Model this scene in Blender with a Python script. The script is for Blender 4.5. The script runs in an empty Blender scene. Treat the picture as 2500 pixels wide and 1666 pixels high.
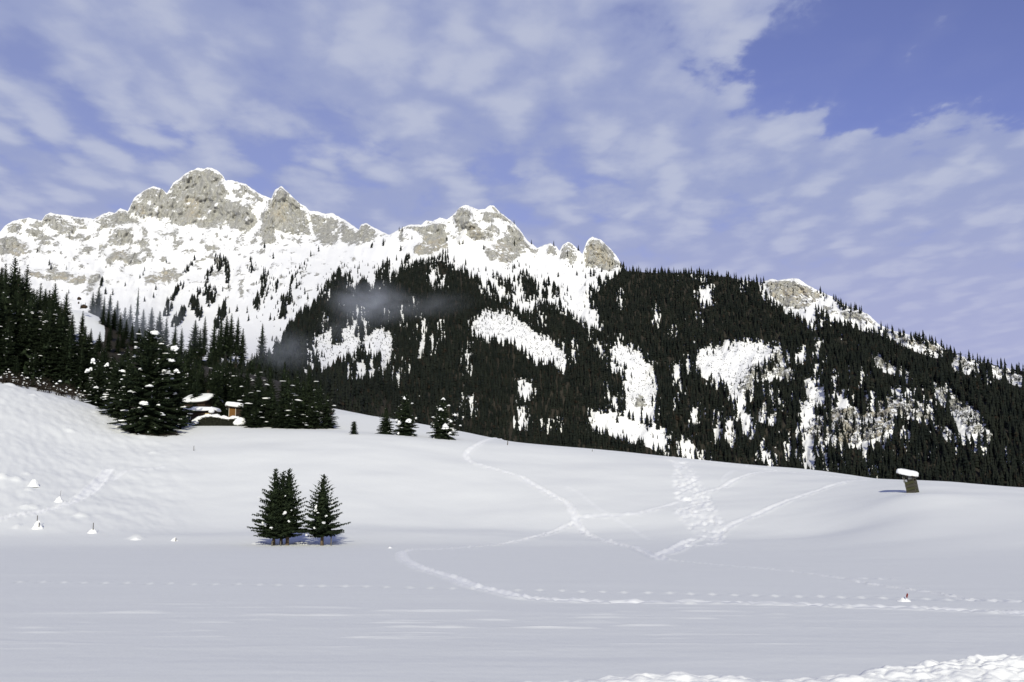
import bpy, bmesh, math, random
import numpy as np
from mathutils import Vector, Matrix

SC = bpy.context.scene
COL = SC.collection
rnd = random.Random(7)
R = math.radians

# ------------------------------------------------------------------ camera
FPX = 2681.0                      # focal length in pixels of the 2500 px wide photo
PITCH = R(8.95)
CP, SP = math.cos(PITCH), math.sin(PITCH)
cam_d = bpy.data.cameras.new('camera')
cam_d.sensor_width = 36.0
cam_d.lens = 36.0 * FPX / 2500.0
cam_d.clip_start = 0.5
cam_d.clip_end = 20000
cam = bpy.data.objects.new('camera', cam_d)
COL.objects.link(cam)
cam.location = (0, 0, 0)
cam.rotation_euler = (R(90) + PITCH, 0, 0)
SC.camera = cam
SC.render.resolution_x, SC.render.resolution_y = 1024, 682

# ------------------------------------------------------------------ light
SUN_EL = R(23.0)
SUN_AZ = R(175.7)                 # clockwise from +Y: behind the camera, a touch to the right
to_sun = Vector((math.sin(SUN_AZ) * math.cos(SUN_EL), math.cos(SUN_AZ) * math.cos(SUN_EL), math.sin(SUN_EL)))
sd_ = bpy.data.lights.new('sun', 'SUN')
sd_.energy = 4.0
sd_.angle = R(0.5)
sd_.color = (1.0, 0.97, 0.81)
sun = bpy.data.objects.new('sun', sd_)
COL.objects.link(sun)
sun.rotation_euler = to_sun.to_track_quat('Z', 'Y').to_euler()

SKY_STRENGTH = 0.12
world = bpy.data.worlds.new('World')
SC.world = world
world.use_nodes = True
def build_world():
    nt = world.node_tree
    nt.nodes.clear()
    N = nt.nodes.new
    L = nt.links.new
    out = N('ShaderNodeOutputWorld'); bg = N('ShaderNodeBackground')
    bg.inputs['Strength'].default_value = SKY_STRENGTH
    L(bg.outputs[0], out.inputs[0])
    sky = N('ShaderNodeTexSky'); sky.sky_type = 'NISHITA'; sky.sun_disc = False
    sky.sun_elevation = SUN_EL; sky.sun_rotation = SUN_AZ
    sky.altitude = 1100; sky.air_density = 1.0; sky.dust_density = 0.4; sky.ozone_density = 1.6
    tint = N('ShaderNodeMix'); tint.data_type = 'RGBA'; tint.blend_type = 'MULTIPLY'
    tint.inputs[0].default_value = 1.0
    L(sky.outputs[0], tint.inputs[6]); tint.inputs[7].default_value = (0.82, 0.65, 0.94, 1)
    tc = N('ShaderNodeTexCoord'); sep = N('ShaderNodeSeparateXYZ')
    L(tc.outputs['Generated'], sep.inputs[0])
    def M(op, a, b=None, clamp=False):
        n = N('ShaderNodeMath'); n.operation = op; n.use_clamp = clamp
        for i, v in enumerate((a, b)):
            if v is None: continue
            if isinstance(v, (int, float)): n.inputs[i].default_value = v
            else: L(v, n.inputs[i])
        return n.outputs[0]
    def ramp(v, a, b, lo=0.0, hi=1.0):
        n = N('ShaderNodeMapRange'); n.interpolation_type = 'SMOOTHSTEP'
        L(v, n.inputs[0]); n.inputs[1].default_value = a; n.inputs[2].default_value = b
        n.inputs[3].default_value = lo; n.inputs[4].default_value = hi
        return n.outputs[0]
    zc = M('MAXIMUM', sep.outputs[2], 0.0)
    zz = M('ADD', zc, 0.045)
    px = M('DIVIDE', sep.outputs[0], zz); py = M('DIVIDE', sep.outputs[1], zz)   # the cloud deck seen as a plane
    cmb = N('ShaderNodeCombineXYZ'); L(px, cmb.inputs[0]); L(py, cmb.inputs[1])
    def noise(scale, detail, rough, dist=0.0, off=(0, 0, 0), stretch=(1, 1, 1), vec=None):
        mp = N('ShaderNodeMapping'); L(vec or cmb.outputs[0], mp.inputs[0])
        mp.inputs['Location'].default_value = off; mp.inputs['Scale'].default_value = stretch
        n = N('ShaderNodeTexNoise'); L(mp.outputs[0], n.inputs['Vector'])
        n.inputs['Scale'].default_value = scale; n.inputs['Detail'].default_value = detail
        n.inputs['Roughness'].default_value = rough; n.inputs['Distortion'].default_value = dist
        return n
    big = noise(1.1, 3, 0.5, 0.3, (3.1, 7.7, 0), (1, .75, 1)).outputs[0]
    mid = noise(4.2, 4, 0.55, 0.35, (1.3, 2.2, 0), (1, .62, 1)).outputs[0]
    fine = noise(13.0, 5, 0.6, 0.2, (5.3, 0.2, 0), (1, .6, 1)).outputs[0]
    # rounded cells: puffs of altocumulus
    warp = noise(5.0, 3, 0.5, 0.0, (9, 4, 0))
    add = N('ShaderNodeVectorMath'); add.operation = 'MULTIPLY_ADD'
    L(warp.outputs['Color'], add.inputs[0]); add.inputs[1].default_value = (.20, .34, 0); L(cmb.outputs[0], add.inputs[2])
    vo = N('ShaderNodeTexVoronoi'); vo.feature = 'SMOOTH_F1'; vo.inputs['Smoothness'].default_value = 0.55
    mpv = N('ShaderNodeMapping'); L(add.outputs[0], mpv.inputs[0]); mpv.inputs['Scale'].default_value = (1, .46, 1)
    L(mpv.outputs[0], vo.inputs['Vector']); vo.inputs['Scale'].default_value = 9.5
    puff = M('SUBTRACT', 0.62, vo.outputs['Distance'])
    dens = M('ADD', M('MULTIPLY', big, 0.62), M('MULTIPLY', mid, 0.80))
    dens = M('ADD', dens, M('MULTIPLY', fine, 0.62))
    dens = M('ADD', dens, M('MULTIPLY', puff, 0.95))
    # a clear hole in the deck, high on the right, and thinner patches
    def hole(cx, cy, sx, sy, amt):
        dx = M('DIVIDE', M('SUBTRACT', px, cx), sx); dy = M('DIVIDE', M('SUBTRACT', py, cy), sy)
        r = M('SQRT', M('ADD', M('MULTIPLY', dx, dx), M('MULTIPLY', dy, dy)))
        r = M('ADD', r, M('MULTIPLY', M('SUBTRACT', mid, 0.5), 1.3))
        r = M('ADD', r, M('MULTIPLY', M('SUBTRACT', fine, 0.5), 0.35))
        return ramp(r, 0.55, 1.15, amt, 0.0)
    def proj(u, v):
        w = (833 - v) / FPX
        X, Y, Z = (u - 1250) / FPX, CP - w * SP, SP + w * CP
        l = math.sqrt(X * X + Y * Y + Z * Z)
        return X / l / (Z / l + .045), Y / l / (Z / l + .045)
    for (u, v, sx, sy, amt) in ((2370, 120, .50, .44, .95), (1330, 480, .34, .22, .22), (700, 330, .34, .20, .22),
                                (800, 405, .30, .22, .20), (230, 330, .25, .22, .28), (40, 130, .15, .14, .2), (1500, 400, .4, .2, .2), (1720, 520, .3, .2, .2)):
        cx, cy = proj(u, v)
        dens = M('SUBTRACT', dens, hole(cx, cy, sx, sy, amt))
    # towards the horizon the deck closes up
    near_h = ramp(sep.outputs[2], 0.16, 0.27, 0.34, 0.0)
    dens = M('ADD', dens, near_h)
    overhead = ramp(sep.outputs[2], 0.43, 0.66, 0.0, 1.1)      # the deck thins out overhead
    dens = M('SUBTRACT', dens, overhead)
    cov = ramp(dens, 0.50, 1.02, 0.0, 1.0)
    shade = ramp(M('ADD', M('MULTIPLY', mid, .6), M('ADD', M('MULTIPLY', fine, 0.55), M('MULTIPLY', puff, .9))), 0.50, 1.08)
    cc = N('ShaderNodeMix'); cc.data_type = 'RGBA'; L(shade, cc.inputs[0])
    k = 1.0 / SKY_STRENGTH
    cc.inputs[6].default_value = (.335 * k, .385 * k, .60 * k, 1)
    cc.inputs[7].default_value = (.50 * k, .54 * k, .685 * k, 1)
    lowc = N('ShaderNodeMix'); lowc.data_type = 'RGBA'
    L(ramp(sep.outputs[2], 0.14, 0.30, 1.0, 0.0), lowc.inputs[0])
    L(cc.outputs[2], lowc.inputs[6]); lowc.inputs[7].default_value = (.44 * k, .455 * k, .665 * k, 1)
    lf = N('ShaderNodeMath'); lf.operation = 'MULTIPLY'; L(ramp(sep.outputs[2], 0.14, 0.30, 0.65, 0.0), lf.inputs[0]); lf.inputs[1].default_value = 1.0
    L(lf.outputs[0], lowc.inputs[0])
    cx, cy = proj(2370, 120)
    veil = M('SUBTRACT', 1.0, M('MULTIPLY', hole(cx, cy, .62, .50, 1.0), .85))
    veil = M('MULTIPLY', M('MULTIPLY', veil, ramp(sep.outputs[2], .42, .60, .52, .0)), 1.0)
    cov = M('ADD', M('MULTIPLY', cov, M('SUBTRACT', 1.0, veil)), veil)
    mix = N('ShaderNodeMix'); mix.data_type = 'RGBA'
    L(M('MULTIPLY', cov, 0.92), mix.inputs[0]); L(tint.outputs[2], mix.inputs[6]); L(lowc.outputs[2], mix.inputs[7])
    L(mix.outputs[2], bg.inputs[0])
build_world()
world.cycles.sampling_method = 'MANUAL' if hasattr(world.cycles, 'sampling_method') else world.cycles.sampling_method
try:
    world.cycles.sample_map_resolution = 512
except Exception:
    pass
SC.view_settings.view_transform = 'Standard'
SC.view_settings.look = 'None'
SC.view_settings.exposure = 0.0
SC.view_settings.gamma = 1.0
SC.view_settings.use_curve_mapping = False
SC.cycles.max_bounces = 5
SC.cycles.diffuse_bounces = 3
SC.cycles.volume_bounces = 1
SC.cycles.volume_step_rate = 2.0
SC.cycles.use_denoising = True

# ------------------------------------------------------------------ helpers
def hash2(ix, iy, seed):
    h = (ix.astype(np.int64) * 374761393 + iy.astype(np.int64) * 668265263 + seed * 974634777) & 0xffffffff
    h = ((h ^ (h >> 13)) * 1274126177) & 0xffffffff
    h = (h ^ (h >> 16)) & 0xffffffff
    return h.astype(np.float64) / 4294967295.0
def vnoise(x, y, seed=0):                      # gradient noise, about -1..1
    x = np.asarray(x, float); y = np.asarray(y, float)
    ix = np.floor(x); iy = np.floor(y); fx = x - ix; fy = y - iy
    ux = fx * fx * fx * (fx * (fx * 6 - 15) + 10); uy = fy * fy * fy * (fy * (fy * 6 - 15) + 10)
    def g(dx, dy):
        a = hash2(ix + dx, iy + dy, seed) * 6.2831853
        return np.cos(a) * (fx - dx) + np.sin(a) * (fy - dy)
    a = g(0, 0); b = g(1, 0); c = g(0, 1); d = g(1, 1)
    return 1.5 * (a + (b - a) * ux + (c - a) * uy + (a - b - c + d) * ux * uy)
def fbm(x, y, octv=4, seed=0, gain=0.5):
    s = 0; amp = 1.0; f = 1.0; t = 0
    for o in range(octv):
        s = s + amp * vnoise(x * f, y * f, seed + o * 17); t += amp
        amp *= gain; f *= 2.03
    return s / t
def ridged(x, y, octv=4, seed=0, gain=0.5):
    s = 0; amp = 1.0; f = 1.0; t = 0
    for o in range(octv):
        s = s + amp * (1 - 2 * np.abs(vnoise(x * f, y * f, seed + o * 13))); t += amp
        amp *= gain; f *= 2.07
    return s / t
def sstep(x, a, b):
    t = np.clip((x - a) / (b - a), 0, 1)
    return t * t * (3 - 2 * t)
def gauss1(A, sig, axis):
    if sig <= 0: return A
    n = int(3 * sig) + 1
    k = np.exp(-0.5 * (np.arange(-n, n + 1) / sig) ** 2); k /= k.sum()
    pad = [(0, 0)] * A.ndim; pad[axis] = (n, n)
    P = np.pad(A, pad, mode='edge')
    out = np.zeros_like(A)
    for i, w in enumerate(k):
        sl = [slice(None)] * A.ndim; sl[axis] = slice(i, i + A.shape[axis])
        out += w * P[tuple(sl)]
    return out
def sdist(u, v, poly):                          # signed distance, positive inside
    poly = np.asarray(poly, float)
    d2 = np.full(u.shape, 1e12); inside = np.zeros(u.shape, bool)
    n = len(poly)
    for i in range(n):
        x0, y0 = poly[i]; x1, y1 = poly[(i + 1) % n]
        ex, ey = x1 - x0, y1 - y0
        t = np.clip(((u - x0) * ex + (v - y0) * ey) / (ex * ex + ey * ey + 1e-9), 0, 1)
        dd = (u - x0 - t * ex) ** 2 + (v - y0 - t * ey) ** 2
        d2 = np.minimum(d2, dd)
        c = (y0 > v) != (y1 > v)
        inside ^= c & (u < (x1 - x0) * (v - y0) / ((y1 - y0) if y1 != y0 else 1e-9) + x0)
    d = np.sqrt(d2)
    return np.where(inside, d, -d)
def polymax(u, v, polys, margin=30):
    u = np.asarray(u, float); v = np.asarray(v, float)
    res = np.full(u.shape, -margin * 1.0)
    for p in polys:
        P = np.asarray(p, float)
        m = (u > P[:, 0].min() - margin) & (u < P[:, 0].max() + margin) & (v > P[:, 1].min() - margin) & (v < P[:, 1].max() + margin)
        if m.any():
            res[m] = np.maximum(res[m], sdist(u[m], v[m], P))
    return res
def T(ox, oy, s, pts):
    return [(ox + x * s, oy + y * s) for x, y in pts]
def ray(u, v):
    w = (833.0 - v) / FPX
    return (u - 1250.0) / FPX, CP - w * SP, SP + w * CP
def at(u, v, D):                                # the point D metres ahead that the photo shows at (u, v)
    X, Y, Z = ray(u, v)
    return X / Y * D, D, Z / Y * D

def np_mesh(name, V, F, mat=None, smooth=True, attrs=None):
    V = np.asarray(V, np.float32); F = np.asarray(F, np.int32)
    me = bpy.data.meshes.new(name)
    nf, k = F.shape
    me.vertices.add(len(V)); me.vertices.foreach_set('co', V.ravel())
    me.loops.add(nf * k); me.loops.foreach_set('vertex_index', F.ravel())
    me.polygons.add(nf); me.polygons.foreach_set('loop_start', np.arange(0, nf * k, k, dtype=np.int32))
    me.polygons.foreach_set('loop_total', np.full(nf, k, np.int32))
    if attrs:
        for an, arr in attrs.items():
            a = me.attributes.new(an, 'FLOAT', 'POINT'); a.data.foreach_set('value', np.asarray(arr, np.float32).ravel())
    me.update(calc_edges=True)
    if smooth: me.polygons.foreach_set('use_smooth', np.ones(nf, bool))
    if mat: me.materials.append(mat)
    return me
def grid_faces(nr, nc):
    i = np.arange(nr * nc).reshape(nr, nc)
    return np.stack([i[:-1, :-1], i[:-1, 1:], i[1:, 1:], i[1:, :-1]], -1).reshape(-1, 4)
def link(name, data, parent=None, loc=None, rot=None, scale=None, **props):
    o = bpy.data.objects.new(name, data); COL.objects.link(o)
    if parent is not None: o.parent = parent
    if loc is not None: o.location = loc
    if rot is not None: o.rotation_euler = rot
    if scale is not None: o.scale = scale
    for k, v in props.items(): o[k] = v
    return o

# ------------------------------------------------------------------ materials
def new_mat(name, col=(.5, .5, .5), rough=0.8, spec=0.2):
    m = bpy.data.materials.new(name); m.use_nodes = True
    b = m.node_tree.nodes['Principled BSDF']
    b.inputs['Base Color'].default_value = (*col, 1)
    b.inputs['Roughness'].default_value = rough
    b.inputs['Specular IOR Level'].default_value = spec
    return m
class NB:
    def __init__(s, m):
        s.nt = m.node_tree; s.b = s.nt.nodes['Principled BSDF']
    def n(s, t): return s.nt.nodes.new(t)
    def l(s, a, b): s.nt.links.new(a, b)
    def noise(s, scale, detail=3, rough=0.5, stretch=(1, 1, 1), dist=0):
        tc = s.n('ShaderNodeTexCoord'); mp = s.n('ShaderNodeMapping'); s.l(tc.outputs['Object'], mp.inputs[0])
        mp.inputs['Scale'].default_value = stretch
        t = s.n('ShaderNodeTexNoise'); s.l(mp.outputs[0], t.inputs['Vector'])
        t.inputs['Scale'].default_value = scale; t.inputs['Detail'].default_value = detail; t.inputs['Roughness'].default_value = rough
        t.inputs['Distortion'].default_value = dist
        return t.outputs[0]
    def math(s, op, a, b=None):
        n = s.n('ShaderNodeMath'); n.operation = op
        for i, v in enumerate((a, b)):
            if v is None: continue
            if isinstance(v, (int, float)): n.inputs[i].default_value = v
            else: s.l(v, n.inputs[i])
        return n.outputs[0]
    def ramp(s, v, a, b, lo=0., hi=1.):
        n = s.n('ShaderNodeMapRange'); n.interpolation_type = 'SMOOTHSTEP'; s.l(v, n.inputs[0])
        for i, q in enumerate((a, b, lo, hi)): n.inputs[i + 1].default_value = q
        return n.outputs[0]
    def mix(s, f, a, b):
        n = s.n('ShaderNodeMix'); n.data_type = 'RGBA'
        if isinstance(f, (int, float)): n.inputs[0].default_value = f
        else: s.l(f, n.inputs[0])
        for i, q in ((6, a), (7, b)):
            if isinstance(q, tuple): n.inputs[i].default_value = (*q, 1)
            else: s.l(q, n.inputs[i])
        return n.outputs[2]
    def bump(s, h, strength, dist):
        n = s.n('ShaderNodeBump'); s.l(h, n.inputs['Height']); n.inputs['Strength'].default_value = strength; n.inputs['Distance'].default_value = dist
        s.l(n.outputs[0], s.b.inputs['Normal'])
    def attr(s, name):
        n = s.n('ShaderNodeAttribute'); n.attribute_name = name; return n.outputs['Fac']
    def color(s, c): s.l(c, s.b.inputs['Base Color'])

SNOW = (.84, .845, .86)
m_snow = new_mat('snow', SNOW, .75, .12)
q = NB(m_snow)
q.color(q.mix(q.noise(.35, 4, .6), (.82, .825, .845), (.86, .865, .875)))
q.bump(q.noise(2.2, 5, .62, (1, .6, 1)), .35, .05)
m_clump = new_mat('snow_clump', (.86, .865, .875), .8, .1)
q = NB(m_clump); q.color(q.mix(q.noise(2.0), (.80, .805, .80), (.85, .855, .85))); q.bump(q.noise(5, 4, .6), .4, .06)

def mountain_material():
    m = new_mat('mountain_rock_and_snow', SNOW, .85, .08)
    q = NB(m)
    rock_a = q.attr('rock'); wood = q.attr('woodland'); tan = q.attr('ochre')
    n1 = q.noise(.035, 6, .68, (1, 1, .55), .6); n2 = q.noise(.16, 5, .7, (1, 1, .4), .3)
    geo = q.n('ShaderNodeNewGeometry'); sp = q.n('ShaderNodeSeparateXYZ'); q.l(geo.outputs['Normal'], sp.inputs[0])
    e = q.math('ADD', rock_a, q.math('MULTIPLY', q.math('SUBTRACT', n1, .5), 2.3))
    e = q.math('ADD', e, q.math('MULTIPLY', q.math('SUBTRACT', n2, .5), 1.7))
    e = q.math('SUBTRACT', e, q.math('MULTIPLY', q.ramp(sp.outputs[2], .45, .95), .35))
    ledge = q.ramp(q.noise(.026, 6, .7, (1, 1, 2.4), 1.2), .50, .60)
    e = q.math('SUBTRACT', e, q.math('MULTIPLY', ledge, .42))
    fac = q.ramp(e, .36, .45)
    c1 = q.mix(q.noise(.02, 4, .6, (1, 1, .35)), (.38, .375, .345), (.50, .49, .445))
    c1 = q.mix(q.ramp(q.noise(.1, 6, .75, (1.6, 1.6, .3)), .35, .60), (.25, .245, .225), c1)
    c1 = q.mix(q.math('MULTIPLY', tan, q.ramp(q.noise(.035, 5, .7, (1.5, 1.5, .4)), .40, .68, 0, .75)), c1, (.50, .43, .31))
    fleck = q.ramp(q.noise(.22, 5, .72, (1, 1, .7)), .56, .63)
    fac = q.math('MULTIPLY', fac, q.math('SUBTRACT', 1.0, q.math('MULTIPLY', fleck, .85)))
    c = q.mix(fac, (.86, .86, .86), c1)
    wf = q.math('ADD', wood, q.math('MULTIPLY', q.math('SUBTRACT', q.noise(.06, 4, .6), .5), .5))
    c = q.mix(q.ramp(wf, .45, .6), c, q.mix(q.noise(.2), (.028, .026, .022), (.045, .04, .032)))  # dark ground cover with the canopy shade put into its colour
    q.color(c)
    q.bump(q.math('ADD', q.math('MULTIPLY', n2, fac), q.math('MULTIPLY', q.noise(.03, 5, .6), .5)), .8, 4.0)
    return m
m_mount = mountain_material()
def foliage(name, a, b, sc=.6):
    m = new_mat(name, a, .75, .12); q = NB(m)
    q.color(q.mix(q.ramp(q.noise(sc, 4, .6), .35, .65), a, b)); return m
m_needle = foliage('spruce_needles', (.012, .020, .011), (.030, .042, .020), .9)
m_far = foliage('distant_spruce', (.007, .010, .008), (.015, .018, .013), .05)
q = NB(m_far)
_src = q.b.inputs['Base Color'].links[0].from_socket
q.color(q.mix(q.ramp(q.noise(.11, 3, .6), .58, .70), _src, (.021, .015, .010)))
m_bark = foliage('bark', (.07, .05, .035), (.16, .12, .08), 3)
m_twig = foliage('bare_twigs', (.022, .017, .013), (.055, .042, .032), 2)

# ------------------------------------------------------------------ near ground
NEAR = {   # photo column: (distance, photo row) of the snow surface along it
 -300: [(110, 1330), (122, 1300), (140, 1180), (160, 1080), (185, 980), (210, 915), (222, 897), (232, 900), (245, 900), (335, 820), (360, 810), (420, 830), (520, 880), (900, 1120)],
 0:    [(110, 1330), (122, 1302), (140, 1205), (160, 1110), (185, 1015), (207, 948), (217, 935), (228, 938), (245, 932), (335, 815), (360, 805), (420, 830), (520, 880), (900, 1120)],
 120:  [(111, 1332), (123, 1303), (142, 1215), (162, 1140), (187, 1045), (208, 978), (218, 965), (228, 968), (245, 950), (335, 770), (350, 765), (420, 790), (520, 880), (900, 1120)],
 172:  [(111, 1332), (123, 1303), (143, 1220), (164, 1145), (188, 1052), (210, 986), (219, 975), (230, 977), (245, 956), (335, 712), (350, 698), (420, 735), (520, 850), (900, 1120)],
 230:  [(112, 1334), (124, 1304), (144, 1225), (166, 1145), (190, 1060), (212, 1000), (220, 989), (232, 990), (250, 960), (335, 790), (350, 780), (420, 810), (520, 900), (900, 1130)],
 320:  [(113, 1335), (126, 1302), (146, 1228), (170, 1140), (188, 1085), (205, 1045), (215, 1034), (232, 1030), (250, 1000), (335, 860), (360, 850), (420, 880), (520, 950), (900, 1140)],
 400:  [(114, 1335), (128, 1300), (150, 1215), (172, 1135), (190, 1082), (203, 1055), (215, 1040), (232, 1030), (250, 1005), (335, 890), (360, 880), (420, 910), (520, 960), (900, 1150)],
 520:  [(115, 1336), (131, 1296), (153, 1205), (174, 1130), (192, 1075), (203, 1050), (210, 1038), (232, 1030), (260, 1000), (335, 910), (360, 900), (420, 930), (520, 980), (900, 1160)],
 700:  [(116, 1338), (133, 1290), (153, 1200), (172, 1125), (190, 1072), (200, 1051), (208, 1048), (232, 1035), (260, 990), (335, 930), (360, 925), (420, 950), (520, 1000), (900, 1170)],
 830:  [(117, 1340), (135, 1290), (155, 1200), (174, 1120), (190, 1068), (198, 1053), (206, 1055), (222, 1025), (238, 1003), (270, 1004), (340, 1020), (420, 1050), (520, 1090), (900, 1180)],
 950:  [(118, 1341), (136, 1290), (155, 1205), (174, 1125), (190, 1072), (197, 1060), (205, 1063), (222, 1040), (238, 1021), (270, 1025), (340, 1050), (420, 1080), (520, 1110), (900, 1190)],
 1130: [(118, 1343), (138, 1290), (156, 1215), (176, 1135), (192, 1086), (199, 1075), (206, 1075), (222, 1060), (238, 1052), (270, 1060), (340, 1090), (420, 1110), (520, 1130), (900, 1200)],
 1300: [(117, 1348), (138, 1292), (158, 1212), (178, 1140), (195, 1098), (205, 1085), (215, 1084), (240, 1092), (300, 1120), (420, 1140), (520, 1155), (900, 1205)],
 1500: [(116, 1354), (136, 1300), (158, 1215), (178, 1150), (195, 1112), (204, 1100), (215, 1100), (240, 1110), (300, 1135), (420, 1160), (520, 1175), (900, 1215)],
 1700: [(110, 1364), (132, 1302), (153, 1225), (173, 1165), (190, 1130), (200, 1121), (212, 1123), (240, 1135), (300, 1155), (420, 1180), (520, 1190), (900, 1220)],
 2000: [(100, 1376), (122, 1310), (143, 1240), (163, 1182), (178, 1156), (190, 1149), (202, 1152), (240, 1170), (300, 1185), (420, 1200), (520, 1205), (900, 1225)],
 2220: [(84, 1386), (104, 1318), (122, 1250), (131, 1205), (145, 1186), (162, 1172), (172, 1172), (200, 1185), (300, 1205), (420, 1215), (520, 1220), (900, 1232)],
 2500: [(74, 1398), (92, 1340), (112, 1275), (131, 1222), (147, 1196), (160, 1188), (170, 1190), (200, 1200), (300, 1215), (420, 1222), (520, 1228), (900, 1238)],
 2850: [(68, 1405), (85, 1350), (105, 1285), (125, 1232), (142, 1210), (155, 1205), (165, 1206), (200, 1215), (300, 1222), (420, 1228), (520, 1232), (900, 1242)]}
FIELD_Z = -3.3
KA = 1.0 / (FPX * 1.009)
cols_u = sorted(NEAR)
# distances of the rows: dense where the photo looks along them
d1 = np.concatenate([np.linspace(9, 18, 8), 1.0 / np.linspace(1 / 18.8, 1 / 110.0, 330)])
d2 = np.arange(110.6, 245, .68)
d3 = np.geomspace(246, 1500, 70)
DN = np.concatenate([d1, d2, d3])
UN = np.arange(-800, 3301, 4.0)
AN = (UN - 1250) * KA
prof = []
fine_d = np.geomspace(9, 1500, 1600)
for cu in cols_u:
    pts = NEAR[cu]
    ds = [9.0, pts[0][0] - 12] ; zs = [FIELD_Z, FIELD_Z]
    for D, v in pts:
        ds.append(D); zs.append(at(cu, v, D)[2])
    zs[2] = FIELD_Z + .1
    ds.append(1500); zs.append(zs[-1] + 0)
    zz = np.interp(fine_d, ds, zs)
    prof.append(zz)
prof = gauss1(np.array(prof), 5, 1)
Zf = np.empty((len(fine_d), len(UN)))
cu_a = np.array(cols_u, float)
for j in range(len(fine_d)):
    Zf[j] = np.interp(UN, cu_a, prof[:, j])
Zf = gauss1(Zf, 16, 1)
def row_interp(A, src, dst):
    i = np.clip(np.searchsorted(src, dst) - 1, 0, len(src) - 2)
    t = ((dst - src[i]) / (src[i + 1] - src[i]))[:, None]
    return A[i] * (1 - t) + A[i + 1] * t
ZN = row_interp(Zf, fine_d, DN)
XN = AN[None, :] * DN[:, None]
YN = np.repeat(DN[:, None], len(UN), 1)
def zgrid(x, y, Z=None):
    Z = ZN if Z is None else Z
    x = np.asarray(x, float); y = np.asarray(y, float)
    a = x / y
    fi = np.clip((a - AN[0]) / (AN[1] - AN[0]), 0, len(AN) - 1.001); ii = fi.astype(int); ti = fi - ii
    jj = np.clip(np.searchsorted(DN, y) - 1, 0, len(DN) - 2); tj = np.clip((y - DN[jj]) / (DN[jj + 1] - DN[jj]), 0, 1)
    return (Z[jj, ii] * (1 - ti) + Z[jj, ii + 1] * ti) * (1 - tj) + (Z[jj + 1, ii] * (1 - ti) + Z[jj + 1, ii + 1] * ti) * tj
_march = np.concatenate([np.geomspace(10, 100, 900), np.arange(100.1, 262, .1)])
def hit(u, v, dmin=10):                          # where the photo's ray meets the near snow
    X, Y, Z = ray(u, v)
    d = _march[_march > dmin]
    gap = Z / Y * d - zgrid(X / Y * d, d)
    k = np.argmax(gap <= 0) if (gap <= 0).any() else len(d) - 1
    D = d[k]
    return X / Y * D, D, float(zgrid(np.array([X / Y * D]), np.array([D]))[0])
def base_at(u, D, v=1100):                       # a ground point in the photo's column u at distance D
    X, Y, Z = ray(u, v)
    x = X / Y * D
    return x, D, float(zgrid(np.array([x]), np.array([D]))[0])

# ---- relief of the near snow
Z0 = ZN.copy()
hill = sstep(YN, 100, 140)
left = 1 - sstep(UN[None, :] + 0 * YN, 330, 560)
right = sstep(UN[None, :] + 0 * YN, 600, 900)
Z1 = ZN + hill * (0.60 * fbm(XN / 30, YN / 22, 2, 5) + .10 * fbm(XN / 10, YN / 8, 2, 9)) * (1 - sstep(YN, 185, 215)) 
# bumpy grass tussocks under the snow on the left slope, drawn out down the slope
cx = XN * .80 + YN * .45; cy = -XN * .45 + YN * .80
bm_ = left * sstep(YN, 118, 135) * (1 - sstep(YN, 226, 240))
Z1 += bm_ * (.18 * fbm(cx / 1.7, cy / 4.6, 3, 21) + .10 * np.maximum(0, fbm(cx / 1.2, cy / 1.9, 2, 33) - .1))
Z1 += (1 - left) * hill * (.022 * fbm(XN / 4, YN / 2.4, 3, 41))
# terrace edge that catches shade on the left
# flat field: wind ripples and low drifts lying across the view
fld = 1 - sstep(YN, 96, 116)
Z1 += fld * (.035 * fbm(XN / 16, YN / 4.0, 3, 51) + .010 * fbm(XN / 3.5, YN / .9, 3, 52))
drift = np.maximum(0, fbm(XN / 5.0, YN / .8, 3, 61) - .24)
band = np.exp(-((YN - 36) / 6.5) ** 2)
Z1 += fld * band * .20 * drift * (1 - .6 * sstep(XN, 5, 14))
# undulating surface of the ground beyond the crest
Z1 += sstep(YN, 245, 300) * 1.2 * fbm(XN / 25, YN / 20, 3, 71)
Z1 += left * sstep(YN, 240, 260) * (1 - sstep(YN, 500, 600)) * .5 * fbm(XN / 5, YN / 5, 3, 72)

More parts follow.
